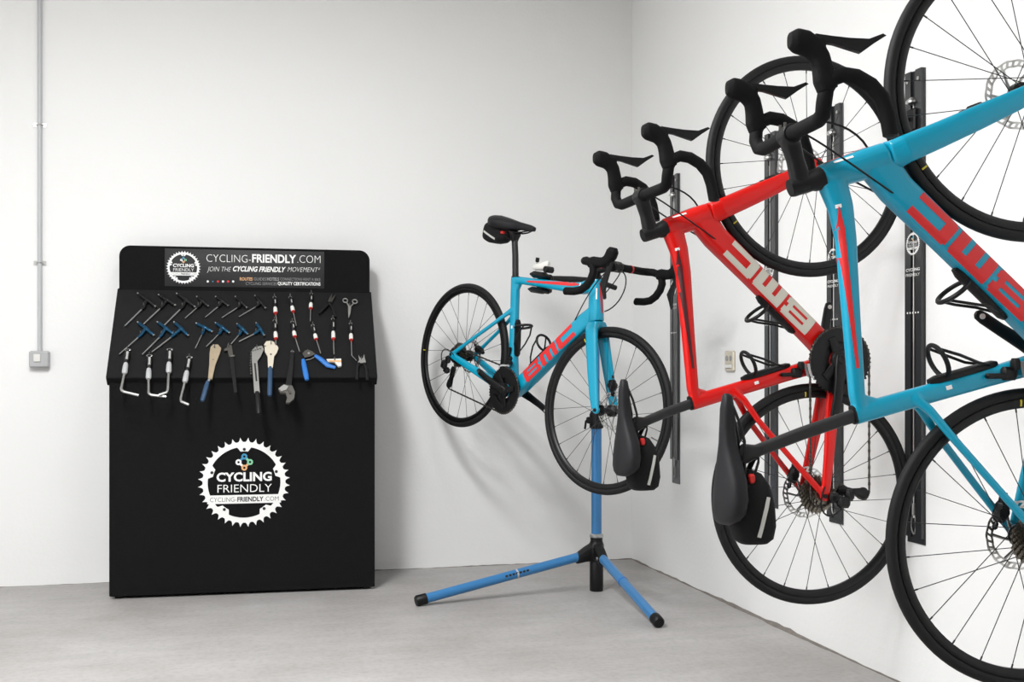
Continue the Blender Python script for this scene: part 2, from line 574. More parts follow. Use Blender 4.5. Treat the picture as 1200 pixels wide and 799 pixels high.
# header with rounded upper corners
hw, hh, rr = BW / 2, .206, .05
pl = [(-hw, 0), (hw, 0)] + [(hw - rr + rr * math.cos(a), hh - rr + rr * math.sin(a)) for a in [PI / 2 * k / 8 for k in range(9)]] + [(-hw + rr - rr * math.sin(a), hh - rr + rr * math.cos(a)) for a in [PI / 2 * k / 8 for k in range(9)]]
HM = Matrix.Translation((0, YS1 - .004, ZS1 - .004)) @ Matrix.Rotation(PI / 2, 4, 'X')
link('header_panel', MB().prism(pl, -.02, 0, HM).mesh('header_panel'), 'board', board)
# px helpers on board planes
BMi = BM.inverted()
def on_header(px, py):
    n = (BM.to_3x3() @ V((0, -1, 0)))
    q = HM.inverted() @ (BMi @ px_plane(px, py, BM @ V((0, YS1 - .004, 1.4)), n))
    return q.x, q.y
x0, y1 = on_header(193, 291); x1, y0 = on_header(380, 338)
sg = link('header_sign', MB().rbox(((x0 + x1) / 2, (y0 + y1) / 2, .001), (x1 - x0, y1 - y0, .002), .0008).mesh('header_sign'), 'sign', board, HM)
c = on_header(215, 313.5)
put_emblem(board, .079, HM @ Matrix.Translation((c[0], c[1], .002)))
def htext(parts, m):
    mb = MB()
    for body, pxa, pxb, py, cap_px, bold, shear in parts:
        xa, yb = on_header(pxa, py)
        xb, yb2 = on_header(pxb, py)
        yt = on_header(pxa, py - cap_px)[1]
        mid = on_header((pxa + pxb) / 2, py)[1]
        text_into(mb, body, xa, xb, mid, yt - yb, .0024, bold, shear)
    return link('header_words', mb.mesh('header_words'), m, board, HM)
htext([('CYCLING-', 242, 294, 307.3, 9.2, -.02, 0), ('FRIENDLY', 295.5, 347, 307.6, 9.2, .03, 0), ('.COM', 348.5, 375.5, 308.2, 9.2, -.02, 0)], 'whiteink')
htext([('JOIN THE', 242.5, 271, 318, 5.6, -.018, .3), ('CYCLING FRIENDLY', 273, 335, 318.2, 5.8, .03, .3), ('MOVEMENT*', 337, 375.5, 318.6, 5.6, -.018, .3)], 'whiteink')
htext([('ROUTES', 281, 296, 328.6, 3.6, .02, 0), ], 'orangeink')
htext([('GUIDES', 297.5, 312, 328.6, 3.4, -.01, 0), ('HOTELS', 313, 327, 328.8, 3.6, .02, 0), ('CONNECTIONS RENT A BIKE', 328.5, 375.5, 329, 3.4, -.01, 0), ('CYCLING SERVICES', 288, 324.5, 334, 3.4, -.01, 0)], 'greyink')
htext([('QUALITY CERTIFICATIONS', 325.5, 375.5, 334.2, 3.7, .025, 0)], 'whiteink')
for i, m in enumerate(('whiteink', 'blueink', 'redink', 'whiteink', 'redink', 'whiteink')):
    q = on_header(243.5 + 5.95 * i, 329.8)
    r = .0052 if i != 1 else .003
    link('header_dot', MB().lathe([(r, 0), (r, .0006)], 14, Matrix.Translation((q[0], q[1], .002))).mesh('header_dot'), m, board, HM)
# the large emblem on the front
FM = Matrix.Translation((0, -.0122, 0)) @ Matrix.Rotation(PI / 2, 4, 'X')
n = BM.to_3x3() @ V((0, -1, 0))
q = FM.inverted() @ (BMi @ px_plane(286.3, 565, BM @ V((0, -.012, .5)), n))
put_emblem(board, .2, FM @ Matrix.Translation((q.x, q.y, 0)))

# ------------------------------------------------------------------ tools hanging on the sloping panel
PW = BM @ SM
PN = PW.to_3x3() @ V((0, 0, 1))
PO = PW.translation
PWi = PW.inverted()
def pan(px, py):
    q = PWi @ px_plane(px, py, PO + PN * .012, PN)
    return V((q.x, q.y, 0))
c5 = lambda x, y: pan(130 + .1878 * x, 330 + .1878 * y)
c6 = lambda x, y: pan(280 + .2003 * x, 330 + .2003 * y)
LIFT = .012
class Tool:
    def __init__(s, name, anchor, label, cat, group=None, lift=LIFT):
        s.a = anchor.copy()
        s.e = empty(name, PW @ Matrix.Translation(s.a + V((0, 0, lift))), label, cat, group)
        hk = MB().tube([anchor + V((0, .004, -.004)), anchor + V((0, .004, .022)), anchor + V((0, .012, .03))], .0022, 6)
        link('hook', hk.mesh('hook'), 'dsteel', board, SM)
    def L(s, p, z=0.):
        return V(p) - s.a + V((0, 0, z))
    def part(s, name, mb, m):
        return link(name, mb.mesh(name), m, s.e)

def t_handle(s0, s1, b0, b1, blue, label, group, r):
    t = Tool('hex_key', s0, label, 'hex key', group)
    s0, s1, b0, b1 = (t.L(q) for q in (s0, s1, b0, b1))
    t.part('shaft', MB().tube([s0, s0.lerp(s1, .96), s1], [r, r, r * .75], 6), 'steel')
    d = (b1 - b0)
    g = 'bluemetal' if blue else 'black'
    P = [b0 + d * k for k in (.08, .14, .3, .42, .5, .58, .7, .86, .92)]
    t.part('handle', MB().tube(P, [.006, .0085, .007, .0095, .011, .0095, .007, .0085, .006], 10), g)
    t.part('hub_collar', MB().tube([b0 + d * .5, s0, s0.lerp(s1, .12)], [.009, .008, .006], 10), g)
    t.part('tip', MB().cyl(b0, b0 + d * .1, .004, 8), 'steel')
    t.part('tip', MB().tube([b0 + d * .9, b0 + d * .97, b1], [.0045, .006, .006], 8), 'steel')

rowA = [((205, 160), (85, 278), (165, 70), (283, 158)), ((320, 155), (203, 265), (295, 80), (405, 150)), ((445, 160), (330, 275), (408, 72), (528, 160)),
        ((545, 155), (462, 228), (535, 92), (610, 155)), ((675, 150), (588, 222), (652, 92), (735, 152)), ((800, 155), (692, 225), (775, 92), (850, 165))]
ordn = ['first', 'second', 'third', 'fourth', 'fifth', 'sixth', 'seventh']
for i, r in enumerate(rowA):
    t_handle(*(c5(*q) for q in r), False, 'black T-handled hex key, %s in the upper row counting from the conduit side' % ordn[i], 'black hex keys in the upper row', .0034 if i < 3 else .0024)
t_handle(c6(110, 140), c6(0, 205), c6(93, 80), c6(158, 158), False, 'black T-handled hex key, seventh of the upper row, beside the screwdrivers', 'black hex keys in the upper row', .0024)
rowB = [((185, 335), (52, 453), (165, 250), (272, 338)), ((315, 335), (195, 455), (287, 250), (398, 332)), ((390, 335), (255, 440), (392, 250), (485, 340)),
        ((573, 320), (527, 415), (530, 258), (635, 314)), ((680, 320), (595, 405), (650, 255), (742, 322)), ((803, 328), (750, 388), (785, 262), (856, 330))]
for i, r in enumerate(rowB):
    t_handle(*(c5(*q) for q in r), True, 'blue T-handled key, %s in the blue row counting from the conduit side' % ordn[i], 'blue keys in the second row', .0032 if i < 3 else .0024)
t_handle(c6(100, 300), c6(0, 350), c6(100, 240), c6(150, 318), True, 'blue T-handled key, seventh of the blue row, beside the screwdrivers', 'blue keys in the second row', .0024)

def screwdriver(h0, h1, tip, label, bent=None):
    t = Tool('screwdriver', h0, label, 'screwdriver', 'screwdrivers on the tool panel')
    h0, h1, tip = (t.L(q) for q in (h0, h1, tip))
    d = h1 - h0
    t.part('handle', MB().tube([h0 + d * k for k in (0, .06, .2, .4, .55, .62)], [.005, .009, .0105, .0105, .008, .0075], 10), 'black')
    t.part('handle_window', MB().tube([h0 + d * .2 + V((.002, 0, .0075)), h0 + d * .42 + V((.002, 0, .0075))], .0035, 8), 'clear')
    t.part('collar', MB().tube([h0 + d * k for k in (.6, .68, .9, .95)], [.0075, .0095, .0095, .007], 10), 'white_pl')
    t.part('ring', MB().tube([h0 + d * .93, h0 + d * 1.0], .0085, 10), 'redpl')
    path = [h1 - d * .05, h1.lerp(tip, .9), tip] if bent is None else [h1 - d * .05, tip, t.L(bent)]
    t.part('shank', MB().tube(path, [.0026, .0026, .002], 6), 'steel')
    t.part('hanging_loop', MB().tube([h0 + V((.007 * math.cos(a), .004 + .007 * math.sin(a), 0)) for a in [2 * PI * k / 10 for k in range(10)]], .0014, 5, closed=True), 'steel')
sd = [((208, 95), (215, 188), (222, 248), 'upper-row screwdriver next to the black hex keys'), ((300, 95), (318, 178), (335, 258), 'middle one of the three upper-row screwdrivers'),
      ((423, 75), (420, 160), (417, 232), 'thin upper-row screwdriver next to the black pliers'), ((208, 232), (217, 338), (215, 375), 'short lower-row screwdriver next to the blue keys'),
      ((312, 240), (328, 325), (355, 410), 'tilted lower-row screwdriver, second from the blue keys'), ((432, 260), (453, 340), (478, 420), 'tilted lower-row screwdriver above the blue-handled cutters'),
      ((550, 222), (553, 340), (556, 425), 'straight lower-row screwdriver below the black pliers'), ((653, 250), (657, 345), (660, 432), 'lower-row screwdriver with bent tip under the scissors')]
for a, b, c_, lb in sd:
    screwdriver(c6(*a), c6(*b), c6(*c_), 'black and white ' + lb, c6(688, 462) if 'bent' in lb else None)

def flat(poly, d0, d1):
    return MB().prism([(q.x, q.y) for q in poly], d0, d1)

# black pliers
t = Tool('pliers', c6(532, 118), 'black-handled pliers with opened handles, hanging beside the scissors', 'pliers')
for a, b in (((528, 120), (545, 72)), ((535, 120), (565, 75))):
    p0, p1 = t.L(c6(*a)), t.L(c6(*b))
    t.part('jaw', MB().tube([p0, p0.lerp(p1, .5), p1], [.008, .006, .002], 8, flat=.6), 'dsteel')
for P in (((535, 120), (505, 150), (470, 188)), ((527, 120), (550, 160), (565, 208))):
    t.part('handle', MB().tube([t.L(c6(*q)) for q in P], [.006, .0075, .006], 8), 'black')
t.part('pivot', MB().cyl(V((0, 0, -.006)), V((0, 0, .008)), .006, 12), 'dsteel')
# scissors
t = Tool('scissors', c6(648, 150), 'silver scissors with two finger rings hanging point down', 'scissors')
for cx_, sg_ in (((622, 110), -1), ((678, 116), 1)):
    cc = t.L(c6(*cx_))
    t.part('finger_ring', MB().tube([cc + V((.011 * math.cos(a), .013 * math.sin(a), 0)) for a in [2 * PI * k / 16 for k in range(16)]], .003, 6, closed=True), 'steel')
    t.part('shank', MB().tube([cc + V((-sg_ * .006, -.012, 0)), t.L(c6(648, 150))], .0036, 8), 'steel')
    t.part('blade', flat([t.L(c6(648 - 10, 140)), t.L(c6(648 + 10, 140)), t.L(c6(652, 185)), t.L(c6(642 + sg_ * 1.5, 213))], -.002 + sg_ * .0012, .001 + sg_ * .0012), 'steel')
# large hex keys with grips (bent shanks)
def bent_key(h0, h1, k, foot, label, lift=.015):
    t = Tool('bent_hex_key', h0, label, 'hex key', 'large bent hex keys in the lower row', lift)
    h0, h1, k, foot = (t.L(q) for q in (h0, h1, k, foot))
    d = h1 - h0
    t.part('handle', MB().tube([h0 + d * q for q in (0, .06, .3, .5, .58)], [.006, .012, .0135, .012, .009], 10), 'black')
    t.part('handle_window', MB().tube([h0 + d * .12 + V((.002, 0, .008)), h0 + d * .46 + V((.002, 0, .008))], .0062, 8), 'clear')
    t.part('collar', MB().tube([h0 + d * q for q in (.56, .66, .95, 1.02)], [.009, .0115, .0125, .008], 10), 'grey_pl')
    p = [h1, h1.lerp(k, .86), k.lerp(h1, .05).lerp(foot, .06), k.lerp(foot, .16), foot]
    t.part('shank', MB().tube(p, .0058, 8), 'steel')
    t.part('hanging_loop', MB().tube([h0 + V((.012 * math.cos(a), .004 + .005 * math.sin(a), 0)) for a in [2 * PI * q / 12 for q in range(12)]], .0018, 5, closed=True), 'steel')
bent_key(c5(105, 432), c5(85, 575), c5(62, 685), c5(174, 712), 'grey bent hex key with black grip, at the panel edge nearest the conduit')
bent_key(c5(240, 468), c5(235, 608), c5(236, 708), c5(345, 720), 'grey bent hex key whose foot meets the one beside it, second in the row')
bent_key(c5(368, 442), c5(362, 582), c5(356, 704), c5(300, 722), 'grey bent hex key with foot turned back, third in the row', .028)
bent_key(c5(490, 478), c5(462, 628), c5(432, 748), c5(487, 771), 'grey bent hex key with thinner shank beside the tan pedal wrench')
# pedal wrench, tan head, blue grip
t = Tool('pedal_wrench', c5(648, 420), 'tan steel pedal wrench with dull blue grip, hanging tilted', 'wrench')
g = lambda *q: t.L(c5(*q))
t.part('head', flat([g(622, 410), g(638, 395), g(668, 395), g(688, 418), g(680, 450), g(652, 520), g(632, 610), g(606, 605), g(614, 520), g(616, 450)], -.004, .004), 'tan')
t.part('hole', MB().cyl(g(645, 410) + V((0, 0, .0035)), g(645, 410) + V((0, 0, .0048)), .0035, 10), 'dark_hole')
t.part('hole', MB().cyl(g(638, 490) + V((0, 0, .0035)), g(638, 490) + V((0, 0, .0048)), .0025, 10), 'dark_hole')
t.part('neck', MB().tube([g(618, 600), g(598, 640)], .006, 8, flat=.6), 'steel')
t.part('grip', MB().tube([g(604, 622), g(596, 650), g(572, 735), g(569, 745)], [.008, .01, .01, .007], 10, flat=.7), 'duskblue')
# dark long tool
t = Tool('cone_wrench', c5(735, 410), 'narrow dark flat wrench with worn tips beside the tan pedal wrench', 'wrench')
g = lambda *q: t.L(c5(*q))
t.part('head', flat([g(728, 388), g(738, 400), g(752, 395), g(764, 470), g(738, 472), g(728, 430), g(708, 436), g(706, 424), g(724, 412)], -.003, .003), 'dsteel')
t.part('handle', flat([g(738, 468), g(764, 468), g(788, 690), g(770, 692)], -.003, .003), 'black')
t.part('lock_lever', MB().tube([g(745, 468), g(772, 462)], .004, 8), 'dsteel')
# chain whip
t = Tool('chain_whip', c6(105, 395), 'silver chain whip with dangling chain and black grip', 'chain whip')
g = lambda *q: t.L(c6(*q))
t.part('head', flat([g(75, 405), g(95, 385), g(135, 378), g(146, 398), g(128, 440), g(108, 468), g(76, 468)], -.004, .004), 'steel')
t.part('handle', flat([g(76, 462), g(108, 462), g(122, 650), g(90, 652)], -.004, .004), 'steel')
t.part('slot', flat([g(88, 480), g(98, 480), g(108, 585), g(98, 586)], .004, .0048), 'ink')
t.part('grip', MB().tube([g(106, 645), g(110, 690), g(116, 765), g(117, 772)], [.010, .0115, .0115, .008], 10, flat=.7), 'black')
for i in range(9):
    a = g(72 - 4 * math.sin(i / 8 * PI * .9), 412 + i * 15.5)
    t.part('chain_link', MB().rbox(a, (.0065, .0105, .007), .002), 'dsteel')
for i in range(4):
    t.part('chain_link', MB().rbox(g(82 + i * 14, 408 - i * 4) + V((0, 0, .005)), (.0095, .0075, .004), .002), 'dsteel')
# cream wrench with blue grip
t = Tool('pedal_wrench', c6(188, 372), 'cream steel wrench with broad notched head and slim blue grip', 'wrench')
g = lambda *q: t.L(c6(*q))
t.part('head', flat([g(146, 372), g(160, 352), g(188, 348), g(206, 356), g(212, 374), g(224, 376), g(231, 392), g(222, 418), g(206, 440), g(198, 505), g(170, 505), g(168, 440), g(152, 412), g(150, 384), g(163, 380)], -.004, .004), 'cream')
t.part('hole', MB().cyl(g(187, 428) + V((0, 0, .0035)), g(187, 428) + V((0, 0, .0048)), .0045, 10), 'dark_hole')
t.part('grip', MB().tube([g(184, 498), g(183, 515), g(180, 655), g(180, 668)], [.008, .0105, .0105, .008], 10, flat=.7), 'duskblue')
# adjustable wrench, head down
t = Tool('adjustable_wrench', c6(312, 425), 'adjustable wrench with black handle hanging head down', 'wrench')
g = lambda *q: t.L(c6(*q))
t.part('handle', flat([g(302, 415), g(322, 415), g(318, 500), g(306, 612), g(272, 606), g(292, 500)], -.005, .005), 'black')
t.part('head', flat([g(262, 606), g(312, 612), g(328, 650), g(322, 690), g(296, 712), g(274, 712), g(282, 680), g(272, 655), g(240, 652), g(230, 634), g(248, 614)], -.006, .006), 'dsteel')
t.part('jaw', flat([g(230, 634), g(264, 610), g(290, 620), g(276, 640), g(250, 648)], .006, .010), 'steel')
t.part('adjusting_screw', MB().cyl(g(292, 640) + V((0, 0, .005)), g(302, 662) + V((0, 0, .005)), .005, 12), 'dsteel')
t.part('hanging_ring', MB().tube([g(312, 412) + V((.007 * math.cos(a), .007 * math.sin(a), 0)) for a in [2 * PI * k / 12 for k in range(12)]], .002, 6, closed=True), 'steel')
# blue-handled cutters
t = Tool('cable_cutters', c6(402, 422), 'cable cutters with two bright blue handles spread wide', 'pliers')
g = lambda *q: t.L(c6(*q))
t.part('head', flat([g(372, 425), g(385, 408), g(405, 402), g(430, 412), g(448, 428), g(420, 440), g(385, 448)], -.005, .005), 'dsteel')
t.part('pivot', MB().cyl(g(408, 424) + V((0, 0, -.006)), g(408, 424) + V((0, 0, .008)), .006, 12), 'steel')
t.part('handle', MB().tube([g(376, 455), g(380, 480), g(392, 545), g(398, 575)], [.008, .011, .012, .009], 10, flat=.7), 'bluegrip')
t.part('handle', MB().tube([g(446, 432), g(480, 455), g(520, 490), g(565, 503)], [.008, .012, .012, .008], 10, flat=.7), 'bluegrip')
t.part('spring', MB().tube([g(392, 458), g(420, 452), g(440, 442)], .0018, 6), 'steel')
t = Tool('tyre_lever_pack', c6(560, 465), 'small red and white box-shaped tool beside the blue cutters', 'tool')
g = lambda *q: t.L(c6(*q))
t.part('case', flat([g(512, 455), g(598, 452), g(600, 494), g(582, 498), g(560, 472), g(522, 470)], -.006, .003), 'white_pl')
t.part('stripe', flat([g(520, 462), g(598, 462), g(598, 474), g(530, 470)], .003, .004), 'orangeink')
# small pliers
t = Tool('pliers', c6(716, 462), 'small pliers with silver jaws and black handles at the far corner of the panel', 'pliers')
g = lambda *q: t.L(c6(*q))
t.part('jaw', flat([g(700, 432), g(708, 448), g(716, 450), g(728, 470), g(742, 476), g(716, 480), g(694, 476), g(704, 460)], -.004, .004), 'steel')
t.part('jaw', flat([g(732, 428), g(736, 450), g(742, 474), g(716, 480), g(714, 460), g(726, 448)], -.003, .005), 'steel')
for P in (((704, 474), (692, 500), (690, 574)), ((728, 474), (744, 500), (750, 574))):
    t.part('handle', MB().tube([t.L(c6(*q)) for q in P], [.006, .008, .007], 8, flat=.8), 'black')

# ------------------------------------------------------------------ wall rails for hanging bicycles
def rail(y, label, print_=True, hook_z=None, low=.02):
    e = empty('bike_rail', Matrix.Translation((XR, y, .46)) @ Matrix.Rotation(-PI / 2, 4, 'Z'), label, 'bike rail', 'bicycle rails on the wall')
    # local: x along the wall, -y out of the wall, z up
    Hh = 1.475
    link('back_plate', MB().rbox((0, -.002, Hh / 2), (.092, .004, Hh), .001).mesh('back_plate'), 'railback' if low > .1 else 'rail', e)
    ch = [(-.043, 0), (.043, 0), (.043, -.011), (.012, -.011), (.012, -.004), (-.012, -.004), (-.012, -.011), (-.043, -.011)]
    link('channel', MB().prism([(x, yy - .004) for x, yy in ch], low, Hh).mesh('channel'), 'rail', e)
    for xx in (-.028, .028):
        link('screw', MB().cyl((xx, -.015, Hh - .03), (xx, -.0175, Hh - .03), .006, 12).mesh('screw'), 'steel', e)
    mb = MB().lathe([(.012, -.006), (.02, -.002), (.02, .004), (.01, .012), (.006, .016)], 16, Matrix.Translation((0, -.018, Hh - .1)))
    link('pulley_cap', mb.mesh('pulley_cap'), 'steel', e)
    link('cable', MB().tube([(0, -.012, Hh - .1), (0, -.0115, .75), (.001, -.012, .08)], .003, 6).mesh('cable'), 'steel', e)
    link('cable_sleeve', MB().cyl((0, -.012, Hh - .17), (0, -.012, Hh - .13), .0055, 8).mesh('cable_sleeve'), 'steel', e)
    link('cable_sleeve', MB().cyl((0, -.012, .09), (0, -.012, .125), .006, 8).mesh('cable_sleeve'), 'steel', e)
    link('cable_loop', MB().tube([(.012 * math.sin(a), -.012, .06 + .03 * math.cos(a)) for a in [2 * PI * k / 14 for k in range(14)]], .0028, 6, closed=True).mesh('cable_loop'), 'steel', e)
    if print_:
        PMx = Matrix.Translation((.0, -.0152, .935)) @ Matrix.Rotation(PI / 2, 4, 'X')
        put_emblem(e, .037, PMx)
        mb = MB()
        text_into(mb, 'CYCLING', -.036, .036, -.085, .009, .0004, .02)
        text_into(mb, 'FRIENDLY', -.036, .036, -.101, .009, .0004, 0)
        for i in range(5):
            mb.lathe([(.0032, 0), (.0032, .0004)], 10, Matrix.Translation((-.028 + .014 * i, -.215, 0)))
        link('printed_words', mb.mesh('printed_words'), 'whiteink', e, PMx)
    if hook_z is not None:
        z = hook_z - .46
        mb = MB().tube([(0, -.02, z - .05), (0, -.06, z - .045), (0, -.105, z - .02), (0, -.135, z + .012), (0, -.15, z + .05)], .006, 8)
        mb.rbox((0, -.021, z - .05), (.05, .014, .07), .004)
        link('wheel_hook', mb.mesh('wheel_hook'), 'black', e)
rail(4.993, 'glossy black wall rail standing alone near the corner, behind the red bicycle handlebar', low=.115)
rail(4.023, 'glossy black empty wall rail beside the wall socket, behind the red bicycle')
rail(3.548, 'glossy black empty wall rail next to the rail carrying the red bicycle')
rail(3.075, 'glossy black wall rail that carries the red bicycle', hook_z=1.83)
rail(2.10, 'glossy black wall rail that carries the hanging teal bicycle', hook_z=1.83)

# ------------------------------------------------------------------ repair stand
PP = V((1.6436, 4.836, 0))
stand = empty('repair_stand', Matrix.Translation(PP), 'blue two-legged bicycle repair stand holding the teal bicycle by its top tube', 'repair stand')
def L(p):
    return V(p) - PP
lf, rf = V((.81, 4.712, 0)), V((1.64, 4.085, 0))
link('lower_post', MB().cyl((0, 0, .12), (0, 0, .80), .0235, 24).mesh('lower_post'), 'blue', stand)
link('upper_post', MB().cyl((0, 0, .78), (0, 0, 1.40), .0145, 24).mesh('upper_post'), 'blue', stand)
link('foot_tube', MB().lathe([(.029, 0), (.031, .004), (.031, .14), (.028, .145)], 24).mesh('foot_tube'), 'black', stand)
mb = MB().lathe([(.024, .735), (.032, .74), (.032, .80), (.026, .815), (.019, .82)], 24)
mb.rbox((-.035, -.01, .775), (.03, .02, .03), .004)
link('height_collar', mb.mesh('height_collar'), 'black', stand)
link('collar_lever', MB().tube([(-.045, -.012, .78), (-.055, -.014, .77), (-.06, -.016, .735)], .005, 8).mesh('collar_lever'), 'black', stand)
mb = MB().lathe([(.03, .13), (.036, .15), (.034, .21), (.028, .225), (.028, .245), (.0235, .25)], 24)
LEGZ = .155
for ft in (lf, rf):
    d = L(ft)
    d.z = 0
    d.normalize()
    mb.loft([MB.ring(d * q + V((0, 0, zc)), V((0, 0, 1)), V((0, 0, 1)).cross(d), a, b, 12, 3) for q, zc, a, b in ((.015, .18, .045, .028), (.06, .168, .034, .026), (.10, .152, .024, .023))])
link('leg_hub', remeshed(mb, 'leg_hub', .003, 3), 'black', stand)
link('hub_ring', MB().lathe([(.03, .243), (.032, .247), (.032, .255), (.026, .26)], 24).mesh('hub_ring'), 'steel', stand)
for ft in (lf, rf):
    q = L(ft)
    d = V((q.x, q.y, 0)).normalized()
    a, b = d * .07 + V((0, 0, .163)), q - d * .0 + V((0, 0, .024))
    link('leg', MB().tube([a, b], .0205, 20).mesh('leg'), 'blue', stand)
    ax = (b - a).normalized()
    link('leg_end', MB().tube([b - ax * .03, b + ax * .012, b + ax * .018], [.0235, .0235, .019], 20).mesh('leg_end'), 'black', stand)
    mid = a.lerp(b, .42)
    link('leg_clip', MB().tube([mid - ax * .004, mid + ax * .004], .022, 20).mesh('leg_clip'), 'grey_pl' if ft is lf else 'bluegrip', stand)
    link('leg_bolt', MB().cyl(d * .085 + V((0, 0, .16)) + d.cross(V((0, 0, 1))) * .024, d * .085 + V((0, 0, .16)) + d.cross(V((0, 0, 1))) * .03, .007, 10).mesh('leg_bolt'), 'steel', stand)
# brand lettering on the left leg stays a dark unreadable strip in the photograph
q = L(lf)
dL = V((q.x, q.y, 0)).normalized()
aL, bL = dL * .07 + V((0, 0, .163)), q + V((0, 0, .024))
axL = (bL - aL).normalized()
sd_ = V((0, -1, 0)) - axL * V((0, -1, 0)).dot(axL)
sd_.normalize()
up_ = sd_.cross(-axL)
c0 = aL.lerp(bL, .36)
mb = MB()
for i in range(7):
    cc = c0 + axL * (i * .017)
    mb.loft([MB.ring(cc + sd_ * .0194 + up_ * .006, axL, up_, .0065, .005, 8, 4), MB.ring(cc + sd_ * .0204 + up_ * .006, axL, up_, .0065, .005, 8, 4)])
link('leg_print', mb.mesh('leg_print'), 'ink', stand)

# ------------------------------------------------------------------ bicycles
AX = V((-.3007, 0, .9537))
A0 = V((.957, 0, .3245))
def axis_pt(t, y=0):
    q = A0 + AX * t
    return V((q.x, y, q.z))
HUBF, HUBR, BB = V((1.0, 0, .338)), V((0, 0, .338)), V((.406, 0, .268))
ROTY = Matrix.Rotation(-PI / 2, 4, 'X')          # lathe axis z -> y (left)

def build_frame(dST, dHT, name):
    mb = MB()
    up = AX * dHT
    st_top = V((.287 - .26 * dST, 0, .738 + dST))
    ht0, ht1 = axis_pt(.366), axis_pt(.51) + up
    hd = (ht1 - ht0)
    rings = []
    for k, a, b in ((0, .029, .034), (.3, .027, .034), (.7, .025, .031), (1, .024, .029)):
        u = V((0, 1, 0)); w = AX.cross(u)
        rings.append(MB.ring(ht0 + hd * k, u, w, a, b, 20, 2.2))
    mb.loft(rings)
    sl_ = V((-.26 * dST, 0, dST))
    tt = [V((.795, 0, .786)) + up, V((.74, 0, .768)) + up * .9, V((.672, 0, .7555)) + up * .8 + sl_ * .2, V((.48, 0, .742)) + up * .4 + sl_ * .6, V((.33, 0, .731)) + sl_, st_top + V((.0, 0, -.018))]
    mb.bar(tt, [.024, .023, .021, .018, .016, .016], [.031, .026, .0215, .018, .0165, .016], 20, 3.2)
    dt = [axis_pt(.40) + V((.006, 0, -.006)), V((.78, 0, .652)), V((.673, 0, .536)), V((.56, 0, .413)), V((.47, 0, .318)), V((.415, 0, .268))]
    mb.bar(dt, [.026, .027, .029, .030, .034, .036], [.042, .037, .034, .034, .034, .03], 24, 4.0)
    stp = [BB + V((0, 0, .0)), BB.lerp(st_top, .15), BB.lerp(st_top, .35), BB.lerp(st_top, .7), st_top]
    mb.bar(stp, [.034, .026, .018, .0165, .0165], [.026, .023, .0215, .0215, .0225], 20, 2.8)
    mb.bar([st_top + V((.018, 0, -.062)), st_top + V((.034, 0, -.018))], [.012, .014], [.015, .012], 16, 2.4)
    mb.lathe([(.027, -.043), (.027, .043)], 28, Matrix.Translation(BB) @ ROTY)
    j = BB.lerp(st_top, .70)
    for s in (-1, 1):
        cs = [BB + V((-.005, s * .026, .0)), V((.33, s * .028, .277)), V((.24, s * .036, .292)), V((.12, s * .054, .314)), V((.03, s * .064, .331)), V((-.012, s * .064, .336))]
        mb.bar(cs, [.014, .010, .009, .009, .008, .007], [.025, .023, .021, .017, .015, .012], 16, 3)
        ss = [j + V((.0, s * .010, .01)), j + V((-.03, s * .022, -.022)), V((.23, s * .034, .535)), V((.1, s * .052, .425)), V((.005, s * .064, .342))]
        mb.bar(ss, [.009, .008, .0075, .0075, .008], [.013, .010, .009, .0085, .010], 14, 2.6)
        mb.lathe([(.016, -.006), (.016, .006)], 20, Matrix.Translation((0, s * .064, .336)) @ ROTY)
    me = remeshed(mb, name, .0025, 5)
    return me, dict(st=st_top, up=up, tt=tt, dt=dt, sl=sl_)

def build_fork(dname):
    mb = MB()
    mb.loft([MB.ring(axis_pt(t), V((0, 1, 0)), AX.cross(V((0, 1, 0))), a, b, 20, 2.4) for t, a, b in ((.362, .03, .034), (.345, .036, .033), (.325, .034, .028))])
    for s in (-1, 1):
        p = [axis_pt(.352, s * .018), axis_pt(.33, s * .031) + V((.004, 0, 0)), V((.888, s * .039, .575)), V((.925, s * .047, .49)), V((.965, s * .054, .40)), V((.992, s * .058, .345))]
        mb.bar(p, [.016, .015, .012, .0105, .0095, .0085], [.032, .031, .029, .027, .0235, .019], 18, 2.6)
        mb.lathe([(.015, -.007), (.015, .007)], 20, Matrix.Translation((1.0, s * .058, .338)) @ ROTY)
    return remeshed(mb, dname, .0025, 4)

def decal(bvh, quads, P0, ex, ez, side, off=.0011):
    """project rectangles (x0,x1,y0,y1 in metres along ex / ez) sideways on the painted tube"""
    mb = MB()
    for (x0, x1, y0, y1, *sk) in quads:
        nx, ny = max(1, int(abs(x1 - x0) / .005)), max(2, int(abs(y1 - y0) / .003))
        top = sk if sk else (y0, y1)             # tapered end heights
        idx = {}
        vs = []
        for i in range(nx + 1):
            for jn in range(ny + 1):
                f = i / nx
                yy0, yy1 = y0 + (top[0] - y0) * f, y1 + (top[1] - y1) * f
                p = P0 + ex * (x0 + (x1 - x0) * f) + ez * (yy0 + (yy1 - yy0) * jn / ny)
                h = bvh.ray_cast(V((p.x, side * .3, p.z)), V((0, -side, 0)))
                if h[0] is not None:
                    idx[(i, jn)] = len(vs)
                    vs.append(h[0] + h[1] * off)
        fs = []
        for i in range(nx):
            for jn in range(ny):
                k = [(i, jn), (i + 1, jn), (i + 1, jn + 1), (i, jn + 1)]
                if all(q in idx for q in k):
                    fs.append(tuple(idx[q] for q in k))
        mb.add(vs, fs)
    return mb

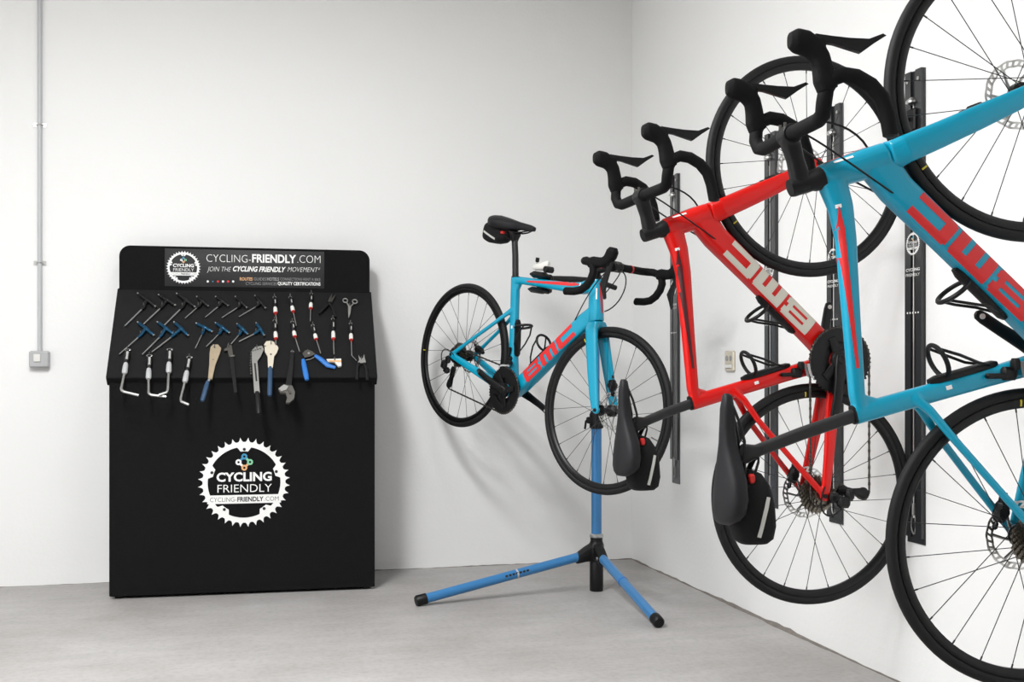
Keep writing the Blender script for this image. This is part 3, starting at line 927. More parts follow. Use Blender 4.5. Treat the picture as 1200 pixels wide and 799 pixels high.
def letters():
    """block letters B M C, unit height, widths 1.9 each"""
    q = []
    w = 1.95
    def R(o, a, b, c, d):
        q.append((o + a * w, o + b * w, c, d))
    # B: outer block with two slots
    for a in ((0, .96, 0, .25), (0, .92, .39, .61), (0, .96, .75, 1), (0, .24, .25, .39), (0, .24, .61, .75), (.78, 1, .08, .39), (.78, 1, .61, .92)):
        R(0, *a)
    o = w * 1.09
    for a in ((0, .97, .68, 1), (0, .25, 0, .68), (.375, .625, 0, .68), (.75, 1, 0, .92)):
        R(o, *a)
    o = w * 2.18
    for a in ((0, .26, .06, .94), (.05, 1, .70, 1), (.05, 1, 0, .30)):
        R(o, *a)
    return q, w * 3.18

def build_wheel_meshes():
    D = {}
    ty = []
    R0, rt = .338 - .0135, .0135
    for k in range(18):
        a = 2 * PI * k / 18
        ty.append((R0 + rt * math.cos(a), rt * math.sin(a)))
    D['tyre'] = MB().lathe(ty, 96, ROTY, False, True).mesh('tyre')
    rp = [(.3135, -.0105), (.3135, .0105), (.307, .0118), (.299, .0095), (.2935, .004), (.2935, -.004), (.299, -.0095), (.307, -.0118)]
    D['rim'] = MB().lathe(rp, 96, ROTY, False, True).mesh('rim', 30)
    D['hubf'] = MB().lathe([(.010, -.05), (.012, -.047), (.012, -.034), (.022, -.033), (.022, -.029), (.012, -.025), (.011, 0), (.013, .02), (.024, .026), (.024, .031), (.016, .034), (.018, .044), (.011, .05)], 24, ROTY).mesh('hub')
    D['hubr'] = MB().lathe([(.010, -.06), (.013, -.055), (.016, -.02), (.026, -.019), (.026, -.014), (.014, -.008), (.013, .01), (.015, .022), (.026, .029), (.026, .033), (.018, .036), (.018, .048), (.011, .06)], 24, ROTY).mesh('hub')
    # brake disc
    mb = MB()
    n = 90
    rad = lambda r, w=0, k_=15: [((r + w * math.cos(k_ * 2 * PI * i / n)) * math.cos(2 * PI * i / n), (r + w * math.cos(k_ * 2 * PI * i / n)) * math.sin(2 * PI * i / n)) for i in range(n)]
    mb.annulus(rad(.079, .0008), rad(.0745, .0006), -.0009, .0009)
    mb.annulus(rad(.0665, .0006), rad(.062, .0008), -.0009, .0009)
    mb.annulus(rad(.026), rad(.018), -.0012, .0012)
    for i in range(30):
        a = 2 * PI * i / 30
        m = Matrix.Rotation(a, 4, 'Z') @ Matrix.Translation((.0705, 0, 0)) @ Matrix.Rotation(.5, 4, 'Z')
        q = len(mb.v)
        mb.box((0, 0, 0), (.0125, .0055, .0018))
        for vi in range(q, q + 8):
            mb.v[vi] = m @ mb.v[vi]
    for i in range(6):
        a = 2 * PI * i / 6
        P = [V((r * math.cos(a + da), r * math.sin(a + da), 0)) for r, da in ((.024, 0), (.038, .22), (.052, .36), (.0645, .42))]
        mb.tube(P, [.004, .0034, .0034, .004], 6, flat=.3, hint=V((.1, .2, 1)))
    for i in range(len(mb.v)):
        mb.v[i] = ROTY @ mb.v[i]
    D['disc'] = mb.mesh('brake_disc')
    # cassette
    mb = MB()
    for i in range(9):
        z = 11 + i * 2.1
        r = .0127 * z / (2 * PI)
        nt = int(z)
        out = []
        for k in range(nt * 4):
            a = 2 * PI * k / (nt * 4)
            rr_ = r + (.0035 if k % 4 in (1, 2) else -.001)
            out.append((rr_ * math.cos(a), rr_ * math.sin(a)))
        inner = [(r * .55 * math.cos(2 * PI * k / (nt * 4)), r * .55 * math.sin(2 * PI * k / (nt * 4))) for k in range(nt * 4)]
        y = -.052 + i * .0037
        mb.annulus(out, inner, y, y + .0016, ROTY)
    mb.lathe([(.012, -.054), (.022, -.054), (.024, -.02), (.012, -.02)], 20, ROTY)
    D['cassette'] = mb.mesh('cassette', 25)
    # spokes: one mesh for each flange and lean
    def spoke(yf, rf_, lean):
        p0 = V((rf_ * math.cos(lean), yf, rf_ * math.sin(lean)))
        p1 = V((.296, 0, 0))
        d = (p1 - p0).normalized()
        return MB().tube([p0, p1 - d * .012, p1 - d * .0119, p1], [.00105, .00105, .0019, .0019], 6).mesh('spoke')
    D['spf'] = [spoke(-.031, .022, 1.15), spoke(-.031, .022, -1.15), spoke(.0285, .024, 1.15), spoke(.0285, .024, -1.15)]
    D['spr'] = [spoke(-.0165, .026, 1.15), spoke(-.0165, .026, -1.15), spoke(.031, .026, 1.15), spoke(.031, .026, -1.15)]
    D['valve'] = MB().tube([(.296, 0, 0), (.285, 0, 0), (.26, 0, 0), (.256, 0, 0)], [.003, .0028, .0028, .0015], 8).mesh('valve')
    mb = MB()
    for s in (-1, 1):
        rings = []
        for k in range(5):
            a = -.0065 + .013 * k / 4
            rings.append([V((r * math.cos(a), s * y, r * math.sin(a))) for r, y in ((.3135, .0120), (.3085, .0128), (.2985, .0102), (.2985, .0085), (.3085, .0108), (.3135, .0105))])
        mb.loft(rings)
    D['mark'] = mb.mesh('rim_mark')
    return D
WM = build_wheel_meshes()

def wheel(parent, name, mtx, rear, phase, mark):
    r = link(name, WM['rim'], 'rim', parent, mtx @ Matrix.Rotation(phase, 4, 'Y'))
    link('tyre', WM['tyre'], 'rubber', r)
    link('hub', WM['hubr' if rear else 'hubf'], 'black', r)
    link('brake_disc', WM['disc'], 'steel', r, Matrix.Translation((0, .045, 0)))
    if rear:
        link('cassette', WM['cassette'], 'cassette', r)
    sp = WM['spr' if rear else 'spf']
    for i in range(24):
        side, lean = (0, 1)[i % 2], (0, 1)[(i // 2) % 2]
        link('spoke', sp[side * 2 + lean], 'spoke', r, Matrix.Rotation(2 * PI * i / 24, 4, 'Y'))
    link('valve', WM['valve'], 'dsteel', r, Matrix.Rotation(PI / 24 * 1, 4, 'Y'))
    link('rim_mark', WM['mark'], 'yellow', r, Matrix.Rotation(-math.radians(mark) - phase, 4, 'Y'))
    return r

def saddle_mesh():
    S = [(.362, .006, .009, .0), (.356, .012, .014, .0), (.33, .0165, .020, .002), (.29, .0175, .022, .003), (.255, .022, .025, .003), (.22, .037, .031, .003), (.18, .060, .036, .004), (.138, .074, .037, .007), (.108, .072, .034, .010), (.092, .058, .026, .012), (.082, .036, .014, .013)]
    rings = []
    for x, w, h, dz in S:
        r = []
        for k in range(20):
            t = 2 * PI * k / 20
            ct, s_ = math.cos(t), math.sin(t)
            yy = w * math.copysign(abs(ct) ** .7, ct)
            zz = (h * .45 * abs(s_) ** .8 if s_ > 0 else -h * (abs(s_) ** .6)) - .012 * (yy / max(w, .001)) ** 2 * (w / .07)
            r.append(V((x, yy, .952 + dz + zz)))
        rings.append(r)
    return MB().loft(rings).mesh('saddle', 60)
SADDLE = saddle_mesh()
mb = MB()
for s in (-1, 1):
    mb.tube([(.335, s * .008, .938), (.30, s * .016, .926), (.26, s * .021, .917), (.19, s * .022, .917), (.14, s * .03, .932), (.11, s * .036, .945)], .0036, 8)
RAILS = mb.mesh('saddle_rail')
mb = MB()
for i in range(4):
    mb.rbox((.175 - .016 * i, -.028, .9655 - .0005 * i), (.006, .016, .002), .0008)
SLITS = mb.mesh('saddle_mark')
# saddle bag: rounded wedge under the saddle
rings = []
for x, z0, z1, w in ((.196, .893, .918, .018), (.188, .876, .926, .028), (.162, .858, .934, .036), (.12, .848, .938, .042), (.075, .846, .94, .044), (.048, .852, .936, .042), (.038, .864, .925, .034)):
    rings.append(MB.ring(V((x, 0, (z0 + z1) / 2)), V((0, 1, 0)), V((0, 0, 1)), w, (z1 - z0) / 2, 24, 3.2))
BAG = MB().loft(rings).mesh('saddle_bag', 60)
_bvh = BVHTree.FromPolygons([v.co for v in BAG.vertices], [tuple(p.vertices) for p in BAG.polygons])
BAG_STRIP = [decal(_bvh, [(0, .088, -.0045, .0045)], V((.140, 0, .870)), V((-.95, 0, .26)).normalized(), V((.26, 0, .95)).normalized(), s, .0012).mesh('reflective_strip') for s in (-1, 1)]
mb = MB()
mb.rbox((.18, 0, .905), (.02, .076, .014), .003)
BAG_TAG = mb.mesh('bag_buckle')
BAG_STRAP = MB().tube([(.16, -.043, .93), (.165, -.03, .905), (.215, -.018, .885), (.228, 0, .88), (.215, .018, .885), (.165, .03, .905), (.16, .043, .93)], .006, 8, flat=.4).mesh('bag_strap')

def bar_meshes():
    B = {}
    mb = MB()
    half = lambda s: [V((.897, s * .0, .882)), V((.897, s * .06, .882)), V((.896, s * .12, .882)), V((.896, s * .165, .882)), V((.902, s * .192, .884)), V((.922, s * .205, .887)), V((.948, s * .209, .884)), V((.968, s * .210, .872)), V((.977, s * .2105, .85)), V((.973, s * .211, .822)), V((.957, s * .212, .793)), V((.932, s * .213, .771)), V((.90, s * .214, .760)), V((.858, s * .215, .753))]
    L_, R_ = half(1), half(-1)
    path = list(reversed(R_)) + L_[1:]
    mb.tube(path, [.0158] * len(path), 14)
    mb.tube([V((.897, -.045, .882)), V((.897, -.02, .882)), V((.897, .02, .882)), V((.897, .045, .882))], [.016, .0175, .0175, .016], 14)
    B['bar'] = mb.mesh('handlebar', 60)
    B['plug'] = [MB().ball((.857, s * .215, .753), .0155, 12, (.35, 1, 1)).mesh('bar_end_plug') for s in (-1, 1)]
    hood, lever, band, pivot = [], [], [], []
    for s in (-1, 1):
        mb = MB()
        P = [V((.945, s * .209, .880)), V((.965, s * .208, .887)), V((.99, s * .206, .890)), V((1.012, s * .204, .895)), V((1.03, s * .203, .908)), V((1.04, s * .203, .926)), V((1.044, s * .203, .944)), V((1.044, s * .203, .958))]
        rr_ = [(.0175, .021), (.018, .023), (.017, .021), (.017, .0205), (.0185, .023), (.020, .0255), (.020, .0245), (.013, .015)]
        mb.loft([MB.ring(P[i], V((0, 1, 0)), (P[min(i + 1, 7)] - P[max(i - 1, 0)]).normalized().cross(V((0, 1, 0))), rr_[i][0], rr_[i][1], 16, 2.5) for i in range(8)])
        mb.rbox((1.040, s * .203, .893), (.024, .022, .024), .006)
        hood.append(remeshed(mb, 'brake_hood', .003, 4))
        prof = [(1.057, .905), (1.053, .87), (1.050, .835), (1.049, .795), (1.060, .766), (1.056, .759), (1.040, .785), (1.021, .812), (1.026, .830), (1.037, .868), (1.040, .90)]
        m = Matrix(((1, 0, 0, 0), (0, 0, 1, s * .205), (0, 1, 0, 0), (0, 0, 0, 1)))
        lever.append(MB().prism(prof, -.006, .006, m).mesh('brake_lever', 60))
        prof = [(1.036, .89), (1.03, .85), (1.018, .82), (1.008, .826), (1.018, .86), (1.024, .89)]
        pivot.append(MB().prism(prof, -.004, .004, m).mesh('shift_paddle', 60))
        band.append(MB().tube([V((.8965, s * .088, .882)), V((.8965, s * .096, .882))], .0168, 14).mesh('tape_band'))
    B['hood'], B['lever'], B['paddle'], B['band'] = hood, lever, pivot, band
    mb = MB()
    a, b = axis_pt(.557), V((.897, 0, .882))
    mb.bar([a + V((-.012, 0, -.004)), a + V((.01, 0, .002)), a.lerp(b, .5), b + V((-.008, 0, 0))], [.019, .019, .017, .02], [.024, .022, .0185, .021], 18, 3)
    mb.lathe([(.0225, -.024), (.0225, .024)], 20, Matrix.Translation(b) @ ROTY)
    B['stem'] = remeshed(mb, 'stem', .003, 3)
    u = V((0, 1, 0)); w = AX.cross(u)
    B['spacer'] = MB().loft([MB.ring(axis_pt(t), u, w, r_, r_, 20) for t, r_ in ((.508, .0265), (.53, .023), (.535, .0205), (.578, .0205), (.584, .019))]).mesh('steerer_spacer', 30)
    B['bolt'] = [MB().cyl(b + V((.012, y, z)), b + V((.024, y, z)), .0035, 8).mesh('stem_bolt') for y in (-.015, .015) for z in (-.015, .015)]
    B['cable'] = []
    B['cable'].append(MB().tube(bez([V((.90, .04, .868)), V((.955, .045, .85)), V((.945, .03, .73)), V((.872, .018, .695))]), .0026, 6).mesh('brake_hose'))
    for s in (-1, 1):
        B['cable'].append(MB().tube(bez([V((.895, s * .035, .866)), V((.875, s * .055, .835)), V((.83, s * .052, .77)), V((.755, s * .018, .632))]), .0024, 6).mesh('brake_cable'))
    return B
def bez(c, n=12):
    out = []
    for i in range(n + 1):
        t = i / n
        out.append(c[0] * (1 - t) ** 3 + c[1] * 3 * t * (1 - t) ** 2 + c[2] * 3 * t * t * (1 - t) + c[3] * t ** 3)
    return out
BAR = bar_meshes()

def crank_meshes():
    C = {}
    def ringm(z, y, name, rin):
        r = .0127 * z / (2 * PI)
        out = []
        for k in range(z * 4):
            a = 2 * PI * k / (z * 4)
            rr_ = r + (.0045 if k % 4 in (1, 2) else -.001)
            out.append((rr_ * math.cos(a), rr_ * math.sin(a)))
        inner = [(rin * math.cos(2 * PI * k / (z * 4)), rin * math.sin(2 * PI * k / (z * 4))) for k in range(z * 4)]
        return MB().annulus(out, inner, y, y + .003, ROTY).mesh(name, 25)
    C['big'] = ringm(50, -.0495, 'chainring', .058)
    C['small'] = ringm(34, -.042, 'inner_chainring', .034)
    mb = MB()
    for ang in (35, 125, 215, 325):
        a = math.radians(ang)
        d = V((math.cos(a), 0, math.sin(a)))
        q = V((-d.z, 0, d.x))
        mb.loft([MB.ring(d * r + V((0, y, 0)), q, V((0, 1, 0)), w, .004, 10, 4) for r, w, y in ((.012, .022, -.052), (.035, .015, -.053), (.066, .012, -.052), (.074, .013, -.0515))])
    mb.lathe([(.03, -.06), (.032, -.057), (.032, -.046), (.026, -.04)], 24, ROTY)
    C['spider'] = mb.mesh('spider', 40)
    def arm(s, name):
        y0, y1 = s * .056, s * .072
        mb = MB().loft([MB.ring(V((x, y, 0)), V((0, 0, 1)), V((0, 1, 0)), w, h, 16, 3) for x, y, w, h in ((-.02, y0, .012, .006), (-.012, y0, .021, .009), (.02, y0 * 1.02, .02, .010), (.06, (y0 + y1) / 2, .0165, .0085), (.12, y1, .0145, .007), (.165, y1, .0145, .0065), (.182, y1, .012, .006), (.187, y1, .006, .005))])
        return mb.mesh(name, 60)
    C['arm'] = {-1: arm(-1, 'crank_arm'), 1: arm(1, 'crank_arm')}
    C['hole'] = {s: MB().lathe([(.0065, -.0085), (.0065, .0085)], 16, Matrix.Translation((.172, s * .072, 0)) @ ROTY).mesh('pedal_hole') for s in (-1, 1)}
    C['cap'] = MB().lathe([(.012, -.068), (.014, -.064), (.014, -.05)], 18, ROTY).mesh('crank_cap')
    return C
CR = crank_meshes()

def chain_mesh():
    y = -.048
    rb = .101
    bb = BB
    up_pulley, lo_pulley = V((.012, 0, .268)), V((.002, 0, .197))
    P = []
    # top run: cassette top -> chainring top
    rc = .036
    P.append(HUBR + V((-.01, 0, rc)))
    P.append(HUBR + V((.02, 0, rc)))
    for k in range(13):
        a = math.radians(88 - k * 14.2)
        P.append(bb + V((rb * math.cos(a), 0, rb * math.sin(a))))
    P.append(lo_pulley + V((.01, 0, -.022)))
    for k in range(4):
        a = math.radians(-90 - k * 50)
        P.append(lo_pulley + V((.022 * math.cos(a), 0, .022 * math.sin(a))))
    P.append(up_pulley + V((.018, 0, .0)))
    for k in range(3):
        P.append(up_pulley + V((.018 * math.cos(k * .7), 0, .018 * math.sin(k * .7))))
    for k in range(6):
        a = math.radians(-70 - k * 36)
        P.append(HUBR + V((rc * math.cos(a), 0, rc * math.sin(a))))
    P.append(P[0])
    for q in P:
        q.y = y
    # walk along the path
    mb = MB()
    step, i, pos = .0127, 0, 0.
    cur = P[0].copy()
    acc = 0
    pts = [cur]
    for a, b in zip(P, P[1:]):
        seg = (b - a).length
        while acc + seg >= step * len(pts):
            f = (step * len(pts) - acc) / seg
            pts.append(a.lerp(b, f))
        acc += seg
    for k in range(len(pts) - 1):
        a, b = pts[k], pts[k + 1]
        d = (b - a).normalized()
        m = Matrix((( d.x, 0, -d.z), (0, 1, 0), (d.z, 0, d.x)))
        wide = k % 2
        mb.rbox((a + b) / 2, (.0135, .0066 if wide else .0046, .0078 if wide else .0066), .002, m)
    return mb.mesh('chain', 30)
CHAIN = chain_mesh()

def derailleur():
    D = {}
    mb = MB()
    mb.rbox((-.006, -.076, .312), (.03, .02, .034), .006)
    mb.rbox((-.02, -.083, .285), (.034, .026, .042), .008)
    mb.rbox((.0, -.078, .262), (.036, .026, .03), .008)
    mb.cyl((-.006, -.06, .318), (-.006, -.086, .318), .008, 12)
    D['body'] = mb.mesh('rear_derailleur')
    mb = MB()
    for y in (-.0425, -.0545):
        mb.loft([MB.ring(V((x, y, z)), V((1, 0, 0)), V((0, 1, 0)), w, .0012, 10, 3) for x, z, w in ((.014, .285, .008), (.012, .268, .014), (.007, .23, .009), (.002, .197, .014), (0, .180, .008))])
    D['cage'] = mb.mesh('derailleur_cage')
    D['pulley'] = [MB().lathe([(.006, -.0515), (.0165, -.0515), (.0165, -.0455), (.006, -.0455)], 22, Matrix.Translation(c) @ ROTY).mesh('jockey_wheel') for c in ((.012, 0, .268), (.002, 0, .197))]
    D['housing'] = MB().tube(bez([V((.06, -.066, .318)), V((-.05, -.078, .40)), V((-.09, -.082, .33)), V((-.03, -.083, .285))]), .0026, 6).mesh('cable_housing')
    mb = MB()
    mb.rbox((.371, -.018, .40), (.03, .03, .036), .006)
    mb.rbox((.392, -.034, .392), (.026, .02, .018), .004)
    mb.rbox((.366, -.026, .432), (.012, .016, .05), .004)
    D['fd'] = mb.mesh('front_derailleur')
    mb = MB()
    for y in (-.0375, -.0565):
        inner = [(BB.x + r * math.cos(a), BB.z + r * math.sin(a)) for r, a in [(.1075, math.radians(94 + 3.2 * k)) for k in range(10)]]
        outer = [(BB.x + r * math.cos(a), BB.z + r * math.sin(a)) for r, a in [(0.115 if k < 7 else .115 - .003 * (k - 6), math.radians(94 + 3.2 * k)) for k in range(9, -1, -1)]]
        m = Matrix(((1, 0, 0, 0), (0, 0, 1, y), (0, 1, 0, 0), (0, 0, 0, 1)))
        mb.prism(inner + outer, -.0007, .0007, m)
    D['fdc'] = mb.mesh('derailleur_plate')
    return D
DR = derailleur()

def caliper(c, d, name):
    m = Matrix.Rotation(-math.atan2(d[1], d[0]), 3, 'Y')
    mb = MB()
    mb.rbox(V(c), (.05, .03, .032), .008, m)
    mb.rbox(V(c) + m @ V((.03, -.004, .004)), (.03, .018, .018), .005, m)
    mb.cyl(V(c) + V((0, -.018, 0)), V(c) + V((0, .019, 0)), .012, 14)
    mb.rbox(V(c) + m @ V((-.034, -.002, .006)), (.02, .012, .012), .004, m)
    return mb.mesh(name)
CALF = caliper((.963, .05, .435), (.35, -.95), 'brake_caliper')
CALR = caliper((.055, .046, .38), (.75, -.2), 'brake_caliper')

def cage_meshes(base, ex, en, tilt=1):
    """bottle cage on a tube: base point, direction along the tube towards its upper end, direction off the tube"""
    ey = V((0, 1, 0))
    P = lambda a, b, c: base + ex * a + ey * b + en * c
    mb = MB()
    mb.loft([MB.ring(P(a, 0, .006), ey, en, w, h, 12, 3) for a, w, h in ((-.085, .008, .005), (-.074, .014, .009), (-.02, .016, .010), (.03, .016, .010), (.06, .015, .010), (.078, .009, .006))])
    plate = mb.mesh('bottle_cage')
    rc = .0375
    ring_ = MB().tube([P(.045 - .006 * math.cos(a), rc * math.sin(a), .008 + rc - rc * math.cos(a)) for a in [2 * PI * k / 28 for k in range(28)]], .0055, 8, closed=True, flat=1.0).mesh('cage_ring')
    arms = []
    for s in (-1, 1):
        arms.append(MB().tube([P(.05, s * .022, .008 + rc + .030), P(.01, s * .034, .05), P(-.03, s * .03, .022), P(-.062, s * .012, .008)], [.0035, .0035, .0035, .003], 8).mesh('cage_arm'))
    return plate, ring_, arms

def make_bike(name, label, cat, mtx, paint, ink, stripe, dST, dHT, dS, steer, crank_deg, phase, bag_label, frame_cache={}, marks=(125, 5), tape_band=False, sticker='whiteink'):
    root = empty(name, mtx, label, cat)
    key = (dST, dHT)
    if key not in frame_cache:
        frame_cache[key] = build_frame(dST, dHT, 'frame')
    if 'fork' not in frame_cache:
        frame_cache['fork'] = build_fork('fork')
    fme, g = frame_cache[key]
    fork = frame_cache['fork']
    Sm = Matrix.Translation(A0) @ Matrix.Rotation(steer, 4, AX) @ Matrix.Translation(-A0)
    Tup = Matrix.Translation(g['up'])
    Fr = link('frame', fme, paint, root)
    bvh = BVHTree.FromPolygons([v.co for v in fme.vertices], [tuple(p.vertices) for p in fme.polygons])
    # lettering on both sides of the down tube
    q, tot = letters()
    P0, P1 = V((.506, 0, .355)), V((.748, 0, .618))
    ex = (P1 - P0).normalized()
    ez = V((-ex.z, 0, ex.x))
    hL = .057
    kx = (P1 - P0).length / tot
    for side in (-1, 1):
        qq = [(a * kx, b * kx, (c - .5) * hL, (d - .5) * hL) for a, b, c, d in q]
        if side < 0:
            d_ = decal(bvh, qq, P0, ex, ez, side)
        else:
            d_ = decal(bvh, qq, P1, -ex, ez, side)
        link('frame_lettering', d_.mesh('frame_lettering', 80), ink, Fr)
    tt = g['tt']
    for side in (-1, 1):
        a, b = tt[1] + V((0, 0, .013)), tt[4] + V((.06, 0, .005))
        ex2 = (b - a).normalized()
        ez2 = V((-ex2.z, 0, ex2.x))
        Lr = (b - a).length
        d_ = decal(bvh, [(0, Lr * .14, -.001, .001, -.0078, .0078), (Lr * .14, Lr, -.0078, .0078, -.0035, .0035)], a, ex2, ez2, side)
        link('top_tube_stripe', d_.mesh('top_tube_stripe', 80), stripe, Fr)
        d_ = decal(bvh, [(.0, .008, .0, .013)], tt[1] + V((.006, 0, .008)), V((-1, 0, -.2)).normalized(), V((-.2, 0, 1)).normalized(), side)
        link('white_sticker', d_.mesh('white_sticker', 80), sticker, Fr)
        h0 = axis_pt(.44) + g['up'] * .5 + V((.0225, 0, .006))
        d_ = decal(bvh, [(0, .045, -.0022, .0022)], h0, AX, V((.9537, 0, .3007)), side)
        link('head_badge', d_.mesh('head_badge', 80), sticker, Fr)
        if side > 0:
            fm = MB()
            fv, ff = [], []
            for i in range(13):
                for k in range(5):
                    p_ = axis_pt(.395 + .1 * i / 12) + g['up'] * (i / 12) + V((.19, (k - 2) / 2 * (.004 + .004 * i / 12), .06))
                    h_ = bvh.ray_cast(p_, V((-.9537, 0, -.3007)))
                    fv.append(h_[0] + h_[1] * .0011 if h_[0] is not None else p_)
            for i in range(12):
                for k in range(4):
                    ff.append((i * 5 + k, i * 5 + k + 1, i * 5 + k + 6, i * 5 + k + 5))
            link('head_tube_stripe', fm.add(fv, ff).mesh('head_tube_stripe', 80), stripe, Fr)
        s0 = BB.lerp(g['st'], .56)
        d_ = decal(bvh, [(-.007, .007, -.0045, .0045)], s0 + V((.004, 0, 0)), (g['st'] - BB).normalized(), V((.96, 0, .25)), side)
        link('round_sticker', d_.mesh('round_sticker', 80), sticker, Fr)
    link('seat_clamp', MB().bar([g['st'] + V((.0016, 0, -.006)), g['st'] + V((-.0005, 0, .0035))], .0158, .0215, 20, 2.8).mesh('seat_clamp'), 'black', Fr)
    # steering parts
    Fk = link('fork', fork, paint, root, Sm)
    B_ = Sm @ Tup
    hb = link('handlebar', BAR['bar'], 'tape', root, B_)
    for i in (0, 1):
        link('bar_end_plug', BAR['plug'][i], 'black', hb)
        hd = link('brake_hood', BAR['hood'][i], 'tape', root, B_)
        link('brake_lever', BAR['lever'][i], 'black', hd)
        if tape_band:
            link('tape_band', BAR['band'][i], 'redpl', hb)
    for me in BAR['cable']:
        link('cable', me, 'black', root, B_)
    sm = link('stem', BAR['stem'], 'black', root, B_)
    for me in BAR['bolt']:
        link('stem_bolt', me, 'dsteel', sm)
    link('steerer_spacer', BAR['spacer'], 'black', root, B_)
    wheel(root, 'front_wheel', Sm @ Matrix.Translation(HUBF), False, phase, marks[0])
    link('brake_caliper', CALF, 'black', root, Sm)
    link('thru_axle', MB().cyl((1.0, -.07, .338), (1.0, .07, .338), .007, 12).mesh('thru_axle'), 'black', root, Sm)
    wheel(root, 'rear_wheel', Matrix.Translation(HUBR), True, phase + .1, marks[1])
    link('brake_caliper', CALR, 'black', root)
    link('thru_axle', MB().cyl((0, -.074, .338), (0, .072, .338), .007, 12).mesh('thru_axle'), 'black', root)
    # seat
    dv = V((-.297, 0, .955)) * dS
    Ts = Matrix.Translation(dv)
    clampp = V((.233, 0, .903)) + dv
    sp = link('seatpost', MB().bar([g['st'] + V((.012, 0, -.045)), g['st'].lerp(clampp, .5), clampp + V((0, 0, -.01))], [.0125, .0125, .0125], [.0148, .0142, .0135], 18, 2.6).mesh('seatpost'), 'carbon', root)
    mb = MB().loft([MB.ring(clampp + V((x, 0, z)), V((0, 1, 0)), V((.3, 0, -.1)).normalized(), w, h, 14, 3) for x, z, w, h in ((.004, -.03, .013, .014), (-.002, -.008, .02, .02), (-.004, .008, .027, .024), (-.004, .016, .027, .024))])
    link('saddle_clamp', mb.mesh('saddle_clamp'), 'black', sp)
    sa = link('saddle', SADDLE, 'saddle', root, Ts)
    link('saddle_rail', RAILS, 'black', sa)
    link('saddle_mark', SLITS, 'greyink', sa)
    # drivetrain
    Cm = Matrix.Translation(BB) @ Matrix.Rotation(-math.radians(crank_deg), 4, 'Y')
    cr = link('crankset', CR['spider'], 'black', root, Cm)
    link('chainring', CR['big'], 'black', cr)
    link('inner_chainring', CR['small'], 'black', cr)
    a = link('crank_arm', CR['arm'][-1], 'black', cr)
    link('pedal_hole', CR['hole'][-1], 'steel', cr)
    flip = Matrix.Rotation(PI, 4, 'Y')
    link('crank_arm', CR['arm'][1], 'black', cr, flip)
    link('pedal_hole', CR['hole'][1], 'white_pl', cr, flip)
    link('crank_cap', CR['cap'], 'black', cr)
    link('chain', CHAIN, 'chain', root)
    rd = link('rear_derailleur', DR['body'], 'black', root)
    link('derailleur_cage', DR['cage'], 'black', rd)
    for me in DR['pulley']:
        link('jockey_wheel', me, 'black', rd)
    link('cable_housing', DR['housing'], 'black', root)
    fd = link('front_derailleur', DR['fd'], 'black', root)
    link('derailleur_plate', DR['fdc'], 'grey_pl', fd)
    # bottle cages
    ed = (V((.673, 0, .536)) - V((.47, 0, .318))).normalized()
    nd = V((-ed.z, 0, ed.x))
    es = (g['st'] - BB).normalized()
    ns = V((es.z, 0, -es.x))
    for base, e_, n_ in ((V((.578, 0, .433)) + nd * .031, ed, nd), (BB.lerp(g['st'], .47) + ns * .019, es, ns)):
        pl_, rg, ar = cage_meshes(base, e_, n_)
        cg = link('bottle_cage', pl_, 'black', root)
        link('cage_ring', rg, 'black', cg)
        for me in ar:
            link('cage_arm', me, 'black', cg)
    # saddle bag: its own thing
    bg = empty('saddle_bag', mtx @ Ts @ Matrix.Translation((.12, 0, .93)), bag_label, 'bag', 'saddle bags')
    back = Matrix.Translation((-.12, 0, -.93))
    link('pouch', BAG, 'fabric', bg, back)
    for me in BAG_STRIP:
        link('reflective_strip', me, 'reflect', bg, back)
    link('bag_buckle', BAG_TAG, 'redpl', bg, back)
    link('bag_strap', BAG_STRAP, 'fabric', bg, back)
    return root, g

def mat3(rows, t):
    m = Matrix(rows).to_4x4()
    m.translation = V(t)
    return m
def axang(v):
    v = V(v)
    return Matrix.Rotation(v.length, 3, v.normalized())
HANG = Matrix(((0, 0, -1), (0, 1, 0), (1, 0, 0)))

red_m = mat3(axang((-.0013, -.0176, .0077)) @ HANG, (2.087, 3.0935, .629))
make_bike('road_bike', 'red road bicycle with silver lettering hanging upright on the wall by its front wheel', 'bicycle', red_m, 'red', 'silverink', 'maroon', 0, 0, 0, 0, 168, .0, 'black saddle bag under the saddle of the red bicycle')
teal_m = mat3(((-.01513152, .13690557, -.99046853), (-.01696098, .99040427, .13715581), (.99974165, .0188747, -.01266427)), (2.086, 2.09700746, .62779272))
make_bike('road_bike', 'teal road bicycle with red lettering hanging upright on the wall by its front wheel', 'bicycle', teal_m, 'teal', 'redink', 'redink', .01, .01, .09, 0, 237, .05, 'black saddle bag under the saddle of the hanging teal bicycle')
st_m = mat3(((.39457041, .90828362, .13905052), (-.88910364, .41559624, -.19176676), (-.23196749, -.04796483, .97154025)), (1.0443, 5.2174, .7428))
_, g = make_bike('road_bike', 'teal road bicycle with red lettering clamped level in the blue repair stand', 'bicycle', st_m, 'teal', 'redink', 'redink', .02, .025, .036, .0856, 165, .02, 'black saddle bag under the saddle of the bicycle in the repair stand', tape_band=True, marks=(126, 188))

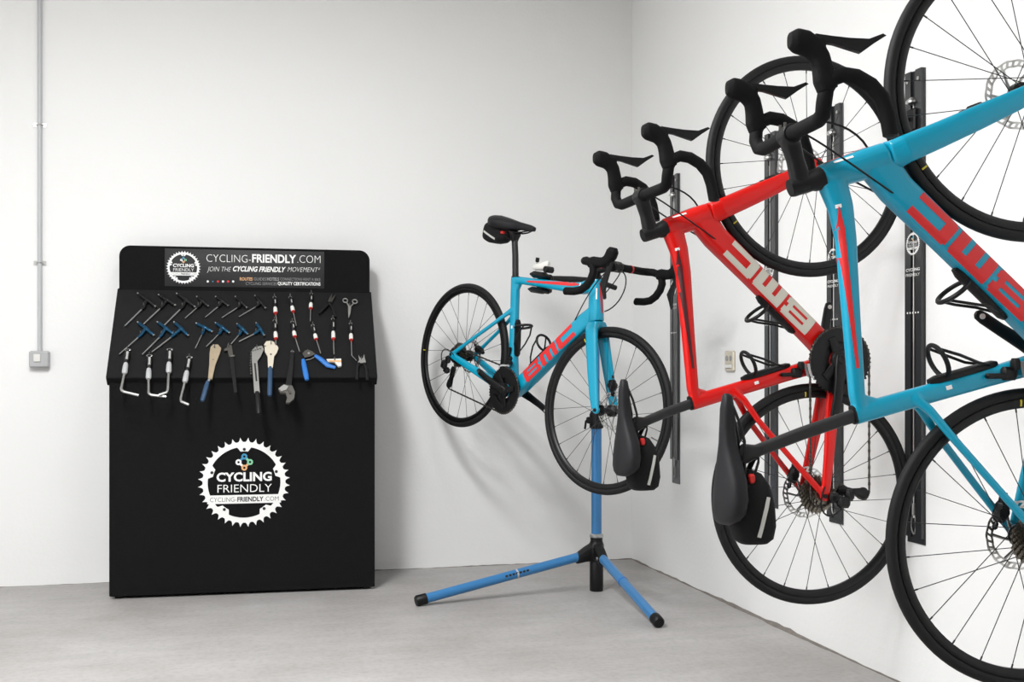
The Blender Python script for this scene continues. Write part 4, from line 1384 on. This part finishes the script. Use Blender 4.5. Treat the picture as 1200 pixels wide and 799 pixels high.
# clamp of the repair stand, on the top tube of the bicycle it holds
tt = g['tt']
tc = tt[3].lerp(tt[4], .2)
cw = st_m @ tc
R3 = st_m.to_3x3()
ex = (R3 @ (tt[3] - tt[4])).normalized()
eu = R3 @ V((0, 0, 1))
eu = (eu - ex * eu.dot(ex)).normalized()
ey = eu.cross(ex)
JM = Matrix((( ex.x, ey.x, eu.x), (ex.y, ey.y, eu.y), (ex.z, ey.z, eu.z)))
cl = L(cw)
mb = MB()
for s, h in ((1, .03), (-1, .026)):
    mb2 = MB().rbox(JM @ V((0, 0, s * (.019 + h / 2))) + cl, (.10, .05, h), .012, JM)
    link('clamp_jaw', mb2.mesh('clamp_jaw'), 'black', stand)
top = V((0, 0, cl.z + .035))
a0 = JM @ V((0, .0, .036)) + cl
bk = JM @ V((.0, .052, .0)) + cl
link('clamp_body', MB().rbox(JM @ V((0, .037, 0)) + cl, (.085, .035, .085), .01, JM).mesh('clamp_body'), 'black', stand)
link('clamp_arm', MB().tube([bk + V((0, 0, .02)), bk.lerp(V((0, 0, cl.z)), .5) + V((0, 0, .028)), V((0, 0, cl.z + .028)), V((-bk.x, -bk.y, 0)).normalized() * .125 + V((0, 0, cl.z + .002))], [.017, .014, .013, .012], 16).mesh('clamp_arm'), 'black', stand)
link('post_head', MB().lathe([(.016, 1.34), (.028, 1.35), (.028, 1.42), (.02, 1.435)], 20).mesh('post_head'), 'black', stand)
hp = JM @ V((.02, .0, .062)) + cl
link('clamp_handle', MB().loft([MB.ring(JM @ V((x, y, z)) + cl, JM @ V((0, 1, 0)), JM @ V((0, 0, 1)), w, h, 12, 2.6) for x, y, z, w, h in ((-.045, 0, .064, .008, .008), (-.03, 0, .067, .015, .014), (.01, 0, .071, .017, .017), (.04, 0, .080, .015, .020), (.054, 0, .084, .008, .012))]).mesh('clamp_handle'), 'white_pl', stand)
link('clamp_screw', MB().tube([JM @ V((-.028, 0, .05)) + cl, JM @ V((-.028, 0, .095)) + cl], .004, 8).mesh('clamp_screw'), 'steel', stand)
link('clamp_knob', MB().tube([JM @ V((-.028, 0, .088)) + cl, JM @ V((-.028, 0, .094)) + cl, JM @ V((-.028, 0, .108)) + cl], [.007, .009, .0085], 12).mesh('clamp_knob'), 'black', stand)
link('clamp_cam', MB().tube([JM @ V((.055, -.02, .062)) + cl, JM @ V((.055, .02, .062)) + cl], .014, 14).mesh('clamp_cam'), 'black', stand)
